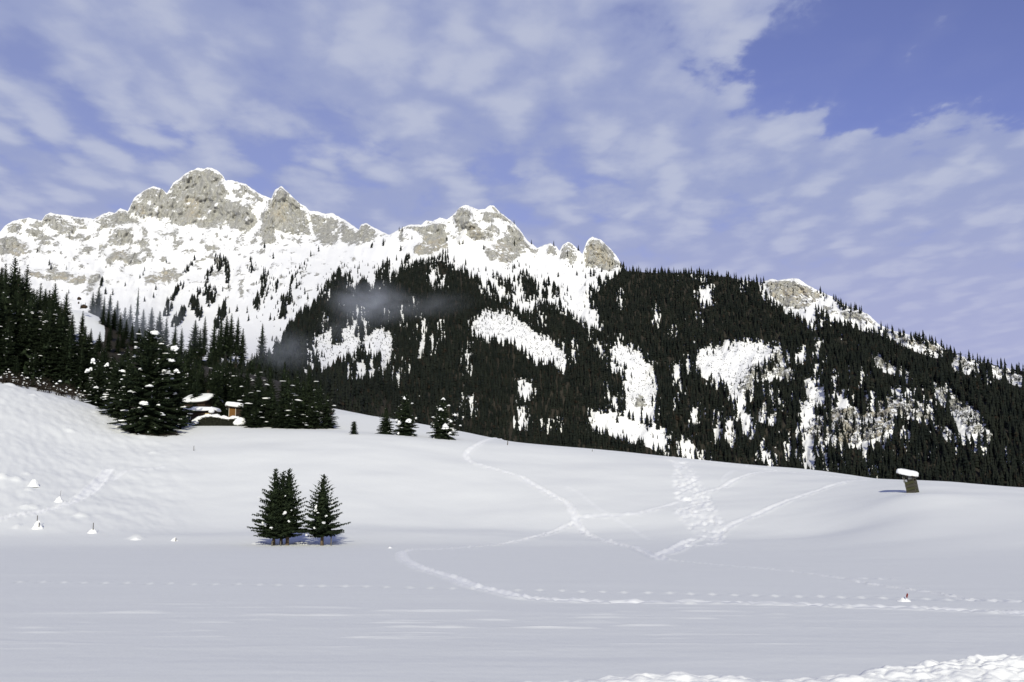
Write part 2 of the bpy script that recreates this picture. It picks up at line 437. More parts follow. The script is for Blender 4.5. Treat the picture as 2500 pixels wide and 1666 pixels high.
# ---- tracks: trodden and skied furrows (metres, from the photo's lines)
S2 = 1000 / 2353.
TR = [
 (.36, .95, T(900, 1040, S2, [(800, 70), (700, 78), (640, 100), (575, 135), (560, 160), (565, 190), (600, 215), (690, 245), (790, 272), (880, 300), (950, 350), (1050, 410), (1140, 460), (1180, 520), (1200, 570), (1270, 620), (1400, 670), (1530, 700), (1620, 740), (1690, 770)])),
 (.30, .8, T(900, 1040, S2, [(1180, 560), (1120, 580), (1050, 605), (980, 632), (900, 655), (800, 675), (700, 690), (550, 700), (400, 710), (270, 710), (215, 722), (190, 735), (200, 770), (300, 820), (400, 850), (500, 880), (560, 910), (640, 935), (720, 950), (800, 972), (870, 990), (1000, 1000), (1100, 1005), (1400, 1015), (1650, 1014), (1900, 1015)])),
 (.30, .7, T(1600, 1380, .3825, [(200, 240), (480, 240), (620, 246), (770, 250), (1070, 260), (1250, 267), (1400, 270), (1650, 278), (1900, 290), (2150, 300), (2353, 315), (2700, 330)])),
 (.35, .65, T(900, 1040, S2, [(1200, 535), (1300, 525), (1400, 525), (1550, 515), (1640, 492), (1720, 465), (1830, 425), (1950, 380), (2030, 350), (2100, 310), (2200, 270), (2353, 250), (2450, 240)])),
 (.40, .8, T(900, 1040, S2, [(2020, 672), (1950, 685), (1850, 690), (1800, 700), (1760, 722), (1700, 740), (1650, 745)])),
 (.5, .9, T(900, 1040, S2, [(1880, 640), (1830, 660), (1790, 690), (1740, 720), (1690, 740)])),
 (.42, .55, T(1600, 1100, .255, [(600, 810), (660, 760), (740, 720), (870, 668), (1000, 620), (1150, 550), (1300, 480), (1450, 425), (1600, 370), (1680, 335), (1750, 320), (1850, 300), (1950, 290), (2030, 285)])),
 (.18, .5, [(1618, 1367), (1700, 1374), (1800, 1383), (1900, 1392), (1965, 1400), (2050, 1412), (2110, 1413), (2170, 1415)]),
 (.16, .6, [(2050, 1412), (2090, 1420), (2130, 1428), (2230, 1442), (2300, 1452), (2360, 1465), (2470, 1470), (2560, 1473)]),
 (.40, .8, T(0, 920, .2743, [(-300, 1290), (0, 1270), (150, 1230), (350, 1210), (560, 1160), (700, 1110), (780, 1060), (850, 1010), (900, 950), (930, 900), (960, 860), (980, 835)])),
 (.45, .7, T(0, 920, .2743, [(690, 1100), (770, 1040), (850, 960), (900, 900), (950, 845)])),
 (.30, .5, T(0, 920, .2743, [(1000, 920), (1060, 880), (1130, 850), (1200, 835), (1330, 828), (1450, 812)])),
 (.30, .6, [(1640, 1117), (1720, 1126), (1800, 1135), (1900, 1146), (2000, 1158), (2100, 1168)]),
 (.25, .3, T(1600, 1100, .255, [(640, 290), (680, 230), (740, 185), (770, 180)])),
 (.25, .3, T(900, 1040, S2, [(1140, 365), (1200, 395), (1260, 440), (1320, 490), (1420, 540), (1520, 590), (1620, 645)])),
]
dist_t = np.full(XN.shape, 9.0); wid_t = np.ones(XN.shape); str_t = np.zeros(XN.shape); side_t = np.zeros(XN.shape)
for wd, st, pl in TR:
    P = [hit(u, v) for u, v in pl]
    # resample with a slight wander
    for a, b in zip(P[:-1], P[1:]):
        if abs(a[1] - b[1]) > 60: continue
        x0, y0, x1, y1 = a[0], a[1], b[0], b[1]
        mg = 2.5
        j0, j1 = np.searchsorted(DN, min(y0, y1) - mg), np.searchsorted(DN, max(y0, y1) + mg)
        if j1 <= j0: continue
        amn = min(x0, x1) - mg; amx = max(x0, x1) + mg
        ys = max(min(y0, y1) - mg, 9)
        lo = min(amn / ys, amn / (max(y0, y1) + mg)); hi_ = max(amx / ys, amx / (max(y0, y1) + mg))
        i0, i1 = np.searchsorted(AN, lo), np.searchsorted(AN, hi_)
        if i1 <= i0: continue
        X = XN[j0:j1, i0:i1]; Y = YN[j0:j1, i0:i1]
        ex, ey = x1 - x0, y1 - y0; L2 = ex * ex + ey * ey + 1e-6
        t = np.clip(((X - x0) * ex + (Y - y0) * ey) / L2, 0, 1)
        dx = X - x0 - t * ex; dy = Y - y0 - t * ey
        d = np.sqrt(dx * dx + dy * dy) / wd
        cur = dist_t[j0:j1, i0:i1]
        m = d < cur
        cur[m] = d[m]; wid_t[j0:j1, i0:i1][m] = wd; str_t[j0:j1, i0:i1][m] = st
wob = fbm(XN / 1.3, YN / 1.3, 2, 81)
dd = np.maximum(0, dist_t + .45 * wob)
rough = fbm(XN / .7, YN / 1.1, 2, 91)
inner = 1 - sstep(dd, .5, 1.25)
berm = np.exp(-((dd - 1.35) / .42) ** 2)
ampl = .55 + .45 * sstep(YN, 60, 130)
Z1 += str_t * ampl * (-.10 * inner + .17 * berm + (.22 * rough + .20 * np.maximum(rough, 0)) * (1 - sstep(dd, .9, 2.0)))
churn = np.clip(str_t * 1.3 * (1 - sstep(dd, .9, 2.2)), 0, 1)
# trampled band on the slope
tp = T(1600, 1100, .255, [(90, 60), (230, 90), (330, 110), (400, 220), (430, 300), (500, 370), (560, 520), (640, 640), (700, 760), (650, 880), (520, 880), (380, 800), (250, 680), (170, 600), (200, 500), (170, 380), (150, 250), (190, 180)])
Xr, Yr, Zr = XN, YN, Z1
wpx = Zr / Yr                                     # slope of the sight line
th = np.arctan(wpx) - PITCH
VV = 833 - FPX * np.tan(th)
UU = 1250 + XN / YN * FPX * (CP - (833 - VV) / FPX * SP)
tramp = polymax(UU, VV, [tp], 25)
tmask = sstep(tramp + 9 * fbm(XN / 2.2, YN / 3.0, 3, 95), -4, 7) * sstep(YN, 100, 120) * (1 - sstep(YN, 210, 215))
hol = fbm(XN / 3.0, YN / 3.4, 3, 99)
tmask = tmask * (.25 + .75 * sstep(hol, -.25, .12))
Z1 += tmask * (.50 * fbm(XN / .7, YN / 1.2, 3, 97) - .05)
churn = np.maximum(churn, .8 * tmask)
# a single line of footprints across the flat field
for k in range(48):
    u = 45 + k * 53.0 + rnd.uniform(-4, 4); v = 1423 + 48 * (k / 47.0) ** 1.35 + rnd.uniform(-1, 1)
    x, y, z = hit(u, v)
    j0, j1 = np.searchsorted(DN, y - 1.2), np.searchsorted(DN, y + 1.2)
    i0, i1 = np.searchsorted(AN, (x - .5) / y), np.searchsorted(AN, (x + .5) / y)
    X = XN[j0:j1, i0:i1]; Y = YN[j0:j1, i0:i1]
    g = np.exp(-(((X - x) / .15) ** 2 + ((Y - y) / .35) ** 2)) * min(1, y / 60.)
    g2 = np.exp(-(((X - x) / .17) ** 2 + ((Y - y - .5) / .3) ** 2)) * min(1, y / 60.)
    Z1[j0:j1, i0:i1] += -.10 * g + .075 * g2
# low mounds where something lies under the snow (photo column, row, half width px, height m)
MOUNDS = [(40, 1288, 8, .35), (330, 1318, 17, .45), (952, 1338, 10, .35), (62, 1262 - 22, 16, .4), (82, 1240, 10, .35), (195, 1263, 16, .5),
          (40, 1172, 14, .4), (65, 1157, 9, .35), (70, 1196, 11, .4), (2, 1165, 14, .5), (82, 966, 9, .5), (155, 968, 8, .5), (372, 1107, 9, .3),
          (25, 942, 14, .5), (172, 1053, 12, .35), (232, 1008, 8, .35), (350, 1070, 9, .3), (190, 1216, 8, .4)]
for u, v, hw, h in MOUNDS:
    x, y, z = hit(u, v); r = hw * y / FPX
    j0, j1 = np.searchsorted(DN, y - 6), np.searchsorted(DN, y + 6)
    i0, i1 = np.searchsorted(AN, (x - 4) / y), np.searchsorted(AN, (x + 4) / y)
    X = XN[j0:j1, i0:i1]; Y = YN[j0:j1, i0:i1]
    Z1[j0:j1, i0:i1] += h * np.exp(-(((X - x) / r) ** 2 + ((Y - y - .3) / max(r * .8, .5)) ** 2) ** 1.3)
# hollow in front of the row of young spruces and melted rings round trunks are cut below
ZN = Z1
floor_a = np.zeros(XN.shape)
def make_ground():
    V = np.stack([XN, YN, ZN], -1).reshape(-1, 3)
    me = np_mesh('snow_ground', V, grid_faces(len(DN), len(UN)), m_ground, True, {'shaded_litter': floor_a, 'churned_sunlit': churn})
    link('snow_ground', me, kind='structure')
    W = 2600.
    V = []; F = []; n = 14
    for j in range(n):
        for i in range(n):
            V.append((-W + 2 * W * i / (n - 1), -1500 + 3600 * j / (n - 1), FIELD_Z - .5))
    link('snow_plain', np_mesh('snow_plain', V, grid_faces(n, n), m_snow, True), kind='structure')
m_ground = new_mat('snow_ground', SNOW, .75, .12)
q = NB(m_ground)
lit = q.ramp(q.math('ADD', q.attr('shaded_litter'), q.math('MULTIPLY', q.math('SUBTRACT', q.noise(.9, 5, .7), .5), 1.1)), .45, .6)
snowc = q.mix(q.noise(.35, 4, .6), (.79, .80, .79), (.825, .835, .825))
snowc = q.mix(q.attr('churned_sunlit'), snowc, (.90, .905, .905))  # lighter colour stands in for sun caught by the rough snow facets
q.color(q.mix(lit, snowc, q.mix(q.noise(2), (.016, .014, .010), (.05, .042, .028))))  # brown forest floor, darkened to hold the shade under the trees
q.bump(q.noise(2.2, 5, .62, (1, .6, 1)), .35, .05)

# ------------------------------------------------------------------ mountain
K1 = 830 / 2353.
C1 = lambda *p: T(0, 380, K1, p)
C2 = lambda *p: T(830, 380, K1, p)
C3 = lambda *p: T(1670, 600, 830 / 2169., p)
G2 = lambda *p: T(1250, 850, 650 / 2353., p)
G3 = lambda *p: T(560, 680, 600 / 2353., p)
G4 = lambda *p: T(1800, 700, 700 / 2240., p)
SKY = [(-450, 600), (-120, 585)] + C1((0, 530), (40, 480), (100, 450), (200, 430), (290, 450), (310, 415), (350, 395), (400, 408), (470, 410), (520, 425), (600, 430), (650, 440), (700, 410), (760, 390), (795, 398), (830, 365), (885, 385), (930, 290), (1000, 240), (1060, 212), (1120, 230), (1155, 262), (1200, 190), (1290, 120), (1370, 85), (1415, 92), (1440, 80), (1500, 98), (1545, 140), (1560, 172), (1600, 170), (1700, 198), (1790, 260), (1830, 280), (1878, 297), (1900, 240), (1945, 208), (2000, 260), (2060, 320), (2120, 358), (2140, 380), (2220, 392), (2250, 405), (2300, 398), (2353, 430)) \
    + C2((60, 462), (110, 500), (133, 515), (142, 480), (180, 465), (240, 500), (340, 550), (400, 518), (450, 490), (490, 475), (560, 480), (600, 450), (640, 455), (690, 430), (740, 442), (780, 415), (830, 358), (870, 340), (960, 375), (1000, 370), (1040, 345), (1070, 350), (1110, 395), (1160, 430), (1210, 475), (1250, 520), (1290, 580), (1340, 620), (1365, 642), (1400, 625), (1450, 605), (1500, 632), (1520, 662), (1540, 620), (1580, 595), (1620, 620), (1678, 682), (1692, 640), (1710, 590), (1745, 560), (1800, 580), (1860, 630), (1910, 690), (1945, 750)) \
    + [(1530, 662), (1600, 667), (1700, 668), (1780, 678), (1850, 690)] + C3((560, 212), (600, 222), (700, 207), (740, 215), (780, 245), (860, 290), (940, 322), (1030, 382), (1120, 412), (1180, 442), (1240, 500), (1300, 530), (1400, 560), (1500, 588), (1600, 612), (1650, 648), (1750, 700), (1900, 740), (2050, 780), (2169, 802)) + [(2600, 935), (2950, 1010)]
SKY = sorted(SKY)
sk_u = np.array([p[0] for p in SKY]); sk_v = np.array([p[1] for p in SKY])
UM = np.arange(-330, 2831, 3.0)
NR = 330
VB = 1218.0
ridge_v = np.interp(UM, sk_u, sk_v)
rocky = (UM < 1525) | ((UM > 1850) & (UM < 2300))
ridge_v = ridge_v + np.where(rocky, 2.6, .8) * fbm(UM / 9., UM * 0 + 3.3, 3, 301, .7)
MD = {
 -330: [(1218, 560), (950, 900), (850, 1700), (720, 2170), (640, 2380), (560, 2550), (500, 2600)],
 0:    [(1218, 560), (950, 800), (850, 1650), (760, 2020), (650, 2360), (560, 2560), (500, 2620)],
 250:  [(1218, 520), (950, 590), (815, 650), (798, 1850), (750, 2080), (700, 2230), (650, 2370), (600, 2480), (560, 2570), (520, 2640), (440, 2690)],
 400:  [(1218, 520), (950, 590), (850, 650), (830, 1750), (790, 1950), (750, 2080), (700, 2230), (650, 2370), (600, 2480), (540, 2610), (440, 2680)],
 520:  [(1218, 520), (950, 590), (865, 650), (845, 1700), (790, 1950), (750, 2070), (700, 2210), (650, 2340), (600, 2450), (540, 2580), (500, 2620), (400, 2690)],
 680:  [(1218, 620), (950, 850), (880, 1150), (800, 1700), (700, 2080), (600, 2330), (560, 2420), (460, 2480)],
 830:  [(1218, 600), (1000, 780), (900, 980), (800, 1230), (720, 1500), (640, 2000), (580, 2350), (520, 2480)],
 980:  [(1218, 700), (1000, 900), (900, 1100), (800, 1340), (700, 1650), (630, 1950), (560, 2150)],
 1140: [(1218, 850), (1000, 1080), (880, 1300), (800, 1450), (700, 1750), (620, 1980), (570, 2070), (500, 2130)],
 1300: [(1218, 1000), (1000, 1220), (880, 1420), (780, 1650), (700, 1860), (620, 2070), (590, 2110), (500, 2200)],
 1450: [(1218, 1060), (1000, 1270), (880, 1450), (780, 1650), (700, 1870), (650, 2000), (570, 2060)],
 1650: [(1218, 1080), (1000, 1300), (880, 1490), (780, 1690), (700, 1880), (600, 2100)],
 1900: [(1218, 1050), (1000, 1280), (900, 1430), (800, 1620), (730, 1780), (670, 1840), (600, 2000)],
 2200: [(1218, 1000), (1050, 1150), (950, 1290), (870, 1440), (810, 1560), (700, 1750)],
 2500: [(1218, 950), (1100, 1060), (1000, 1180), (900, 1380), (800, 1560)],
 2830: [(1218, 900), (1100, 1000), (1000, 1150), (900, 1350)]}
mk = sorted(MD)
for k in mk:                                     # steep faces: the slopes lean back less the farther right one looks
    if k >= 830:
        Dr = MD[k][-1][1]; f = .80 if k == 830 else .66
        MD[k] = [(v, Dr - (Dr - D) * f) for v, D in MD[k]]
t_r = np.linspace(0, 1, NR)
UMg = np.repeat(UM[None, :], NR, 0)
VMg = VB + (ridge_v[None, :] - VB) * t_r[:, None]
v_ax = np.arange(395, 1219, 3.0)
LD = np.empty((len(v_ax), len(UM)))
cl = np.array([[np.interp(vv, [p[0] for p in reversed(MD[k])], np.log([p[1] for p in reversed(MD[k])])) for vv in v_ax] for k in mk])
cl = gauss1(cl, 5, 1)
for i in range(len(v_ax)):
    LD[i] = np.interp(UM, mk, cl[:, i])
LD = gauss1(LD, 18, 1)
def bil(A, r, c):
    r = np.clip(r, 0, A.shape[0] - 1.001); c = np.clip(c, 0, A.shape[1] - 1.001)
    i = r.astype(int); j = c.astype(int); a = r - i; b = c - j
    return (A[i, j] * (1 - b) + A[i, j + 1] * b) * (1 - a) + (A[i + 1, j] * (1 - b) + A[i + 1, j + 1] * b) * a
lnD = bil(LD, (VMg - v_ax[0]) / 3.0, (UMg - UM[0]) / 3.0)

ROCK = [
 C1((890, 385), (930, 292), (1000, 243), (1060, 218), (1130, 240), (1160, 268), (1200, 196), (1290, 130), (1380, 98), (1440, 98), (1520, 125), (1560, 200), (1562, 285), (1500, 345), (1440, 400), (1370, 455), (1290, 487), (1220, 480), (1195, 455), (1150, 450), (1080, 425), (1090, 350), (1030, 330), (980, 300), (940, 300), (1010, 440), (940, 415)),
 C1((930, 300), (1000, 320), (1085, 350), (1070, 400), (1000, 445), (940, 420), (895, 385)),
 C1((1350, 475), (1450, 385), (1500, 335), (1570, 295), (1650, 335), (1750, 385), (1785, 470), (1730, 525), (1640, 510), (1570, 450), (1480, 495), (1420, 530)),
 C1((1640, 190), (1700, 208), (1790, 272), (1850, 325), (1780, 310), (1700, 260)),
 C1((1880, 305), (1905, 245), (1945, 222), (1990, 262), (2060, 332), (2120, 380), (2130, 450), (2170, 555), (2100, 565), (2020, 545), (1960, 500), (1900, 490), (1920, 600), (1830, 615), (1790, 530), (1810, 400)),
 C1((2140, 400), (2220, 412), (2300, 412), (2353, 445), (2353, 615), (2280, 635), (2200, 600), (2160, 540)),
 C2((0, 442), (60, 475), (110, 513), (142, 488), (180, 475), (240, 512), (300, 545), (200, 600), (130, 622), (60, 632), (0, 615)),
 C1((15, 490), (100, 458), (150, 480), (130, 520), (60, 535)), C1((170, 500), (250, 510), (380, 560), (400, 600), (300, 625), (225, 642), (280, 590), (180, 550)),
 C1((-80, 560), (100, 560), (190, 600), (195, 680), (100, 705), (-80, 660)), C1((295, 410), (350, 398), (410, 415), (480, 450), (540, 485), (520, 535), (430, 540), (350, 485), (290, 450)),
 C1((480, 560), (560, 530), (620, 560), (560, 600), (490, 590)), C1((540, 640), (600, 610), (670, 640), (620, 690), (540, 685)), C1((440, 405), (500, 410), (560, 440), (600, 500), (540, 470)),
 C1((650, 455), (700, 412), (770, 393), (830, 370), (880, 400), (970, 450), (1015, 505), (900, 480), (800, 490), (700, 495)),
 C1((800, 510), (870, 490), (930, 520), (930, 600), (860, 625), (750, 625), (715, 675), (690, 660), (760, 560)),
 C1((730, 700), (790, 642), (860, 662), (960, 670), (980, 740), (920, 790), (850, 750), (800, 720), (785, 770), (730, 772)),
 C1((1050, 560), (1100, 570), (1140, 625), (1090, 610)), C1((920, 560), (990, 580), (1060, 655), (1055, 725), (1000, 700), (960, 620)),
 C1((170, 780), (350, 785), (500, 812), (600, 820), (612, 870), (530, 900), (400, 872), (250, 842), (165, 825)), C1((620, 820), (700, 810), (690, 870), (640, 950), (600, 970), (580, 940)),
 C1((1420, 657), (1470, 585), (1535, 645), (1490, 672)), C1((980, 832), (1080, 812), (1200, 770), (1260, 790), (1200, 870), (1100, 895), (1000, 885)), C1((1280, 850), (1400, 870), (1420, 900), (1300, 890)),
 C1((1400, 490), (1450, 500), (1490, 512), (1420, 540)), C1((1720, 600), (1760, 560), (1805, 590), (1760, 612)), C1((1765, 662), (1830, 640), (1875, 672), (1800, 690)), C1((1460, 800), (1540, 790), (1550, 830), (1490, 830)),
 C1((1930, 540), (1980, 560), (1970, 590)), C1((2210, 600), (2280, 570), (2340, 600), (2300, 635), (2230, 635)), C1((1650, 860), (1700, 840), (1690, 990), (1650, 1000)),
 C1((2000, 575), (2060, 580), (2050, 605)), C1((2080, 580), (2110, 590), (2090, 612)),
 C2((370, 560), (420, 525), (465, 580), (400, 600)), C2((70, 705), (110, 680), (120, 730), (80, 735)), C2((0, 720), (30, 740), (40, 800), (0, 800)),
 C2((450, 495), (560, 485), (640, 462), (740, 460), (740, 560), (760, 625), (690, 662), (600, 695), (520, 695), (510, 640), (560, 580), (540, 530)),
 C2((780, 422), (830, 368), (880, 355), (905, 400), (860, 445), (945, 460), (965, 470), (980, 520), (1060, 470), (1080, 540), (1000, 590), (970, 585), (900, 580), (870, 520), (800, 495)),
 C2((985, 395), (1010, 375), (1110, 402), (1190, 455), (1180, 470), (1060, 420), (1060, 460), (1000, 450)),
 C2((1160, 480), (1210, 478), (1250, 523), (1290, 590), (1363, 652), (1360, 702), (1300, 660), (1260, 690), (1220, 722), (1150, 775), (1130, 740), (1040, 735), (1000, 675), (1000, 625), (1060, 590), (1140, 560)),
 C2((1400, 645), (1450, 610), (1500, 640), (1505, 690), (1420, 672)), C2((1530, 640), (1580, 602), (1630, 635), (1675, 695), (1600, 745), (1530, 705)),
 C2((1690, 655), (1712, 600), (1745, 567), (1800, 588), (1860, 637), (1945, 760), (1880, 805), (1780, 790), (1700, 755)),
 C3((500, 240), (560, 218), (700, 215), (780, 255), (860, 305), (870, 350), (830, 370), (760, 420), (640, 385), (560, 330)), C3((880, 370), (1000, 410), (980, 440), (900, 430)),
 C3((1000, 400), (1120, 415), (1250, 505), (1200, 525), (1100, 480), (1000, 450)), C3((1150, 455), (1215, 480), (1210, 520), (1150, 490)),
 G4((1180, 345), (1370, 400), (1500, 430), (1600, 480), (1620, 540), (1500, 510), (1380, 470), (1200, 390)), G4((1640, 500), (1780, 530), (1860, 620), (1800, 660), (1700, 610)), G4((1900, 590), (2100, 640), (2240, 700), (2240, 760), (2050, 700)),
 G4((1120, 865), (1220, 840), (1350, 865), (1450, 900), (1520, 980), (1600, 1060), (1760, 1180), (1650, 1190), (1540, 1060), (1420, 1030), (1280, 990), (1200, 1150), (1100, 1180), (950, 1220), (800, 1235), (600, 1185), (500, 1130), (600, 1050), (700, 970), (900, 930), (1080, 970)),
 G4((1530, 740), (1640, 790), (1830, 920), (1920, 1000), (1995, 1160), (1950, 1240), (1880, 1150), (1800, 1150), (1700, 980), (1600, 900), (1540, 830)), G4((160, 930), (230, 890), (340, 990), (290, 1060), (160, 1020)),
 G4((120, 600), (300, 590), (460, 650), (440, 720), (300, 700), (140, 720), (20, 860), (0, 760)), G4((1040, 500), (1180, 530), (1200, 600), (1280, 600), (1400, 740), (1440, 780), (1350, 740), (1250, 660), (1080, 620)),
 G4((250, 480), (400, 480), (420, 560), (300, 580)), G2((1880, 742), (1980, 762), (1985, 830), (1920, 815)), G2((1060, 410), (1160, 400), (1200, 500), (1090, 520)), G2((2050, 240), (2130, 220), (2150, 420), (2050, 460), (2010, 300)),
]
GULLY = [C2((1085, 470), (1150, 480), (1165, 545), (1085, 545)), C2((740, 430), (780, 440), (790, 700), (745, 560)), C1((1070, 440), (1090, 350), (1100, 350), (1085, 440))]
OCHRE = [C1((150, 780), (600, 830), (600, 880), (170, 850)), C1((1280, 300), (1380, 300), (1400, 450), (1300, 470)), C1((1880, 330), (2000, 330), (2000, 480), (1880, 480)), C1((60, 600), (190, 620), (190, 700), (60, 700)),
         C1((940, 320), (1010, 300), (1010, 430), (960, 410)), C2((900, 480), (1080, 520), (1040, 600), (900, 580)), C2((1690, 600), (1850, 640), (1900, 790), (1700, 750)), C3((540, 230), (870, 300), (830, 400), (560, 350)), C1((980, 800), (1250, 770), (1200, 900), (990, 890)),
         C3((1150, 440), (1240, 500), (1200, 530), (1150, 500)), G4((1180, 345), (1620, 480), (1600, 540), (1200, 400)), G2((1880, 742), (1980, 762), (1985, 830), (1920, 815)), C1((780, 640), (880, 650), (860, 740), (780, 720)), G4((400, 850), (1300, 850), (1200, 1250), (400, 1200)), C2((520, 560), (740, 560), (740, 660), (520, 690)), C2((1080, 600), (1220, 640), (1200, 760), (1100, 740))]
FOREST = [
 [(560, 1230), (560, 900), (596, 876), (640, 860), (668, 838), (688, 815), (700, 790), (712, 768), (735, 750), (776, 722), (810, 745), (830, 733), (858, 708), (886, 669), (905, 690), (936, 685), (950, 668), (971, 650), (1000, 636), (1027, 627), (1050, 622), (1084, 618), (1105, 640), (1123, 642), (1150, 655), (1169, 668), (1179, 697), (1204, 712), (1230, 722), (1253, 733), (1270, 745), (1285, 752), (1300, 745), (1330, 715), (1345, 735), (1365, 742), (1400, 758), (1430, 780), (1440, 790), (1465, 790), (1462, 765), (1440, 745), (1440, 705), (1462, 690), (1480, 668), (1500, 655), (1520, 632), (1600, 632), (1850, 655), (1870, 715), (1915, 745), (1960, 765), (1985, 790), (2010, 775), (2060, 775), (2130, 795), (2200, 815), (2300, 832), (2400, 855), (2600, 900), (2900, 1000), (2900, 1240)],
 C1((1470, 682), (1520, 662), (1562, 690), (1590, 780), (1592, 862), (1572, 892), (1550, 800), (1540, 765), (1515, 805), (1490, 750)), C1((1408, 850), (1440, 775), (1470, 742), (1474, 790), (1432, 855)),
 C1((1258, 805), (1298, 745), (1350, 680), (1352, 730), (1312, 785), (1268, 818)), C1((1182, 965), (1248, 858), (1278, 856), (1272, 902), (1212, 985), (1188, 1015)), C1((1128, 1102), (1160, 982), (1200, 978), (1182, 1085), (1140, 1108)),
 C1((1176, 1192), (1202, 1100), (1270, 1018), (1288, 1052), (1252, 1155), (1200, 1195)), C1((1296, 1042), (1330, 955), (1372, 1000), (1412, 1068), (1384, 1130), (1340, 1062)), C1((1398, 935), (1420, 868), (1492, 900), (1494, 1005), (1440, 1042), (1418, 992)),
 C1((1368, 905), (1392, 895), (1384, 990), (1362, 992)), C1((1700, 762), (1740, 748), (1782, 770), (1760, 812), (1718, 795)), C1((1718, 700), (1752, 680), (1742, 735)), C1((1788, 858), (1820, 762), (1846, 732), (1858, 800), (1832, 922), (1802, 1002), (1782, 1085), (1750, 1085), (1778, 962), (1808, 885)),
 C1((1902, 915), (1918, 840), (1934, 870), (1912, 925)), C1((1988, 935), (2008, 832), (2062, 778), (2074, 800), (2022, 872), (1994, 955)), C1((1938, 1115), (1948, 960), (2000, 928), (2034, 990), (1984, 1045), (1976, 1118)), C1((2042, 900), (2060, 862), (2072, 900), (2050, 925)),
 C1((2098, 752), (2120, 698), (2132, 712), (2108, 755)), C1((2175, 1010), (2200, 950), (2278, 832), (2345, 760), (2420, 800), (2420, 980), (2250, 1110), (2170, 1110)), C1((2096, 995), (2130, 925), (2146, 985), (2110, 1000)),
 C1((2010, 1160), (2060, 1090), (2110, 1025), (2165, 1100), (2210, 1200), (1990, 1260)), C1((1470, 1180), (1520, 1020), (1560, 980), (1560, 1100), (1500, 1200)), C1((1560, 1060), (1600, 1010), (1590, 1090)), C1((1745, 1030), (1770, 930), (1800, 935), (1775, 1030)),
 C1((1840, 975), (1860, 890), (1870, 940), (1850, 985)), C1((685, 900), (715, 830), (722, 850), (700, 915)), C1((0, 2000), (1, 2000), (1, 2001)),
 [(-330, 850), (205, 840), (222, 800), (300, 800), (330, 815), (420, 850), (470, 858), (500, 860), (600, 872), (600, 1235), (-330, 1235)],
 C2((100, 805), (150, 725), (158, 740), (112, 812)), C2((410, 740), (470, 670), (492, 690), (430, 750)), C2((505, 640), (540, 600), (550, 630), (515, 650)), C2((185, 645), (235, 590), (245, 610), (200, 650)), C2((280, 620), (300, 560), (322, 575), (300, 625)), C2((375, 715), (385, 680), (400, 700), (390, 722)),
 C2((240, 900), (240, 800), (300, 720), (340, 700), (345, 780), (300, 870)), C2((0, 920), (0, 820), (30, 900)), C2((-20, 1000), (60, 850), (100, 830), (60, 960), (20, 1010)),
 C2((805, 620), (820, 575), (832, 615)), C2((842, 620), (855, 575), (870, 610)), C2((985, 650), (1000, 605), (1015, 645)), C2((1205, 620), (1215, 540), (1240, 600), (1240, 640)), C2((1170, 760), (1195, 700), (1215, 740), (1215, 790), (1180, 775)), C2((1170, 650), (1180, 600), (1195, 650)),
 C2((1230, 820), (1260, 770), (1300, 790), (1370, 860), (1390, 950), (1350, 1000), (1300, 1000), (1260, 1000), (1240, 950)), C2((1080, 860), (1090, 785), (1130, 840), (1210, 820), (1220, 900), (1200, 1000), (1120, 930)), C2((1000, 870), (1040, 840), (1080, 900), (1100, 960), (1060, 960)),
 C2((690, 680), (720, 620), (770, 640), (740, 680)), C2((1405, 980), (1405, 880), (1412, 830), (1430, 870), (1440, 960)), C2((1470, 960), (1475, 860), (1500, 890), (1510, 980)), C2((1500, 990), (1505, 890), (1525, 930), (1530, 1040)), C2((1440, 900), (1448, 840), (1465, 890)), C2((1535, 990), (1545, 945), (1562, 980)),
 C2((1725, 835), (1738, 760), (1770, 780), (1760, 830)), C2((1790, 870), (1800, 795), (1812, 840), (1808, 870)), C2((1725, 930), (1735, 870), (1760, 930), (1780, 960), (1790, 1040), (1740, 1030)), C2((1685, 770), (1690, 730), (1702, 765)), C2((1565, 690), (1575, 640), (1585, 690)), C2((1590, 740), (1600, 700), (1635, 690), (1625, 730)), C2((1480, 670), (1490, 640), (1505, 670)),
 C3((860, 300), (850, 270), (870, 280), (900, 300), (905, 330)), C3((480, 300), (490, 225), (520, 240), (530, 300)), C3((940, 330), (1060, 380), (1140, 420), (1130, 440), (1000, 400)), C3((1280, 540), (1420, 560), (1500, 590), (1440, 600)), C3((820, 460), (840, 370), (900, 400), (1000, 470), (1100, 500), (1000, 520)),
]
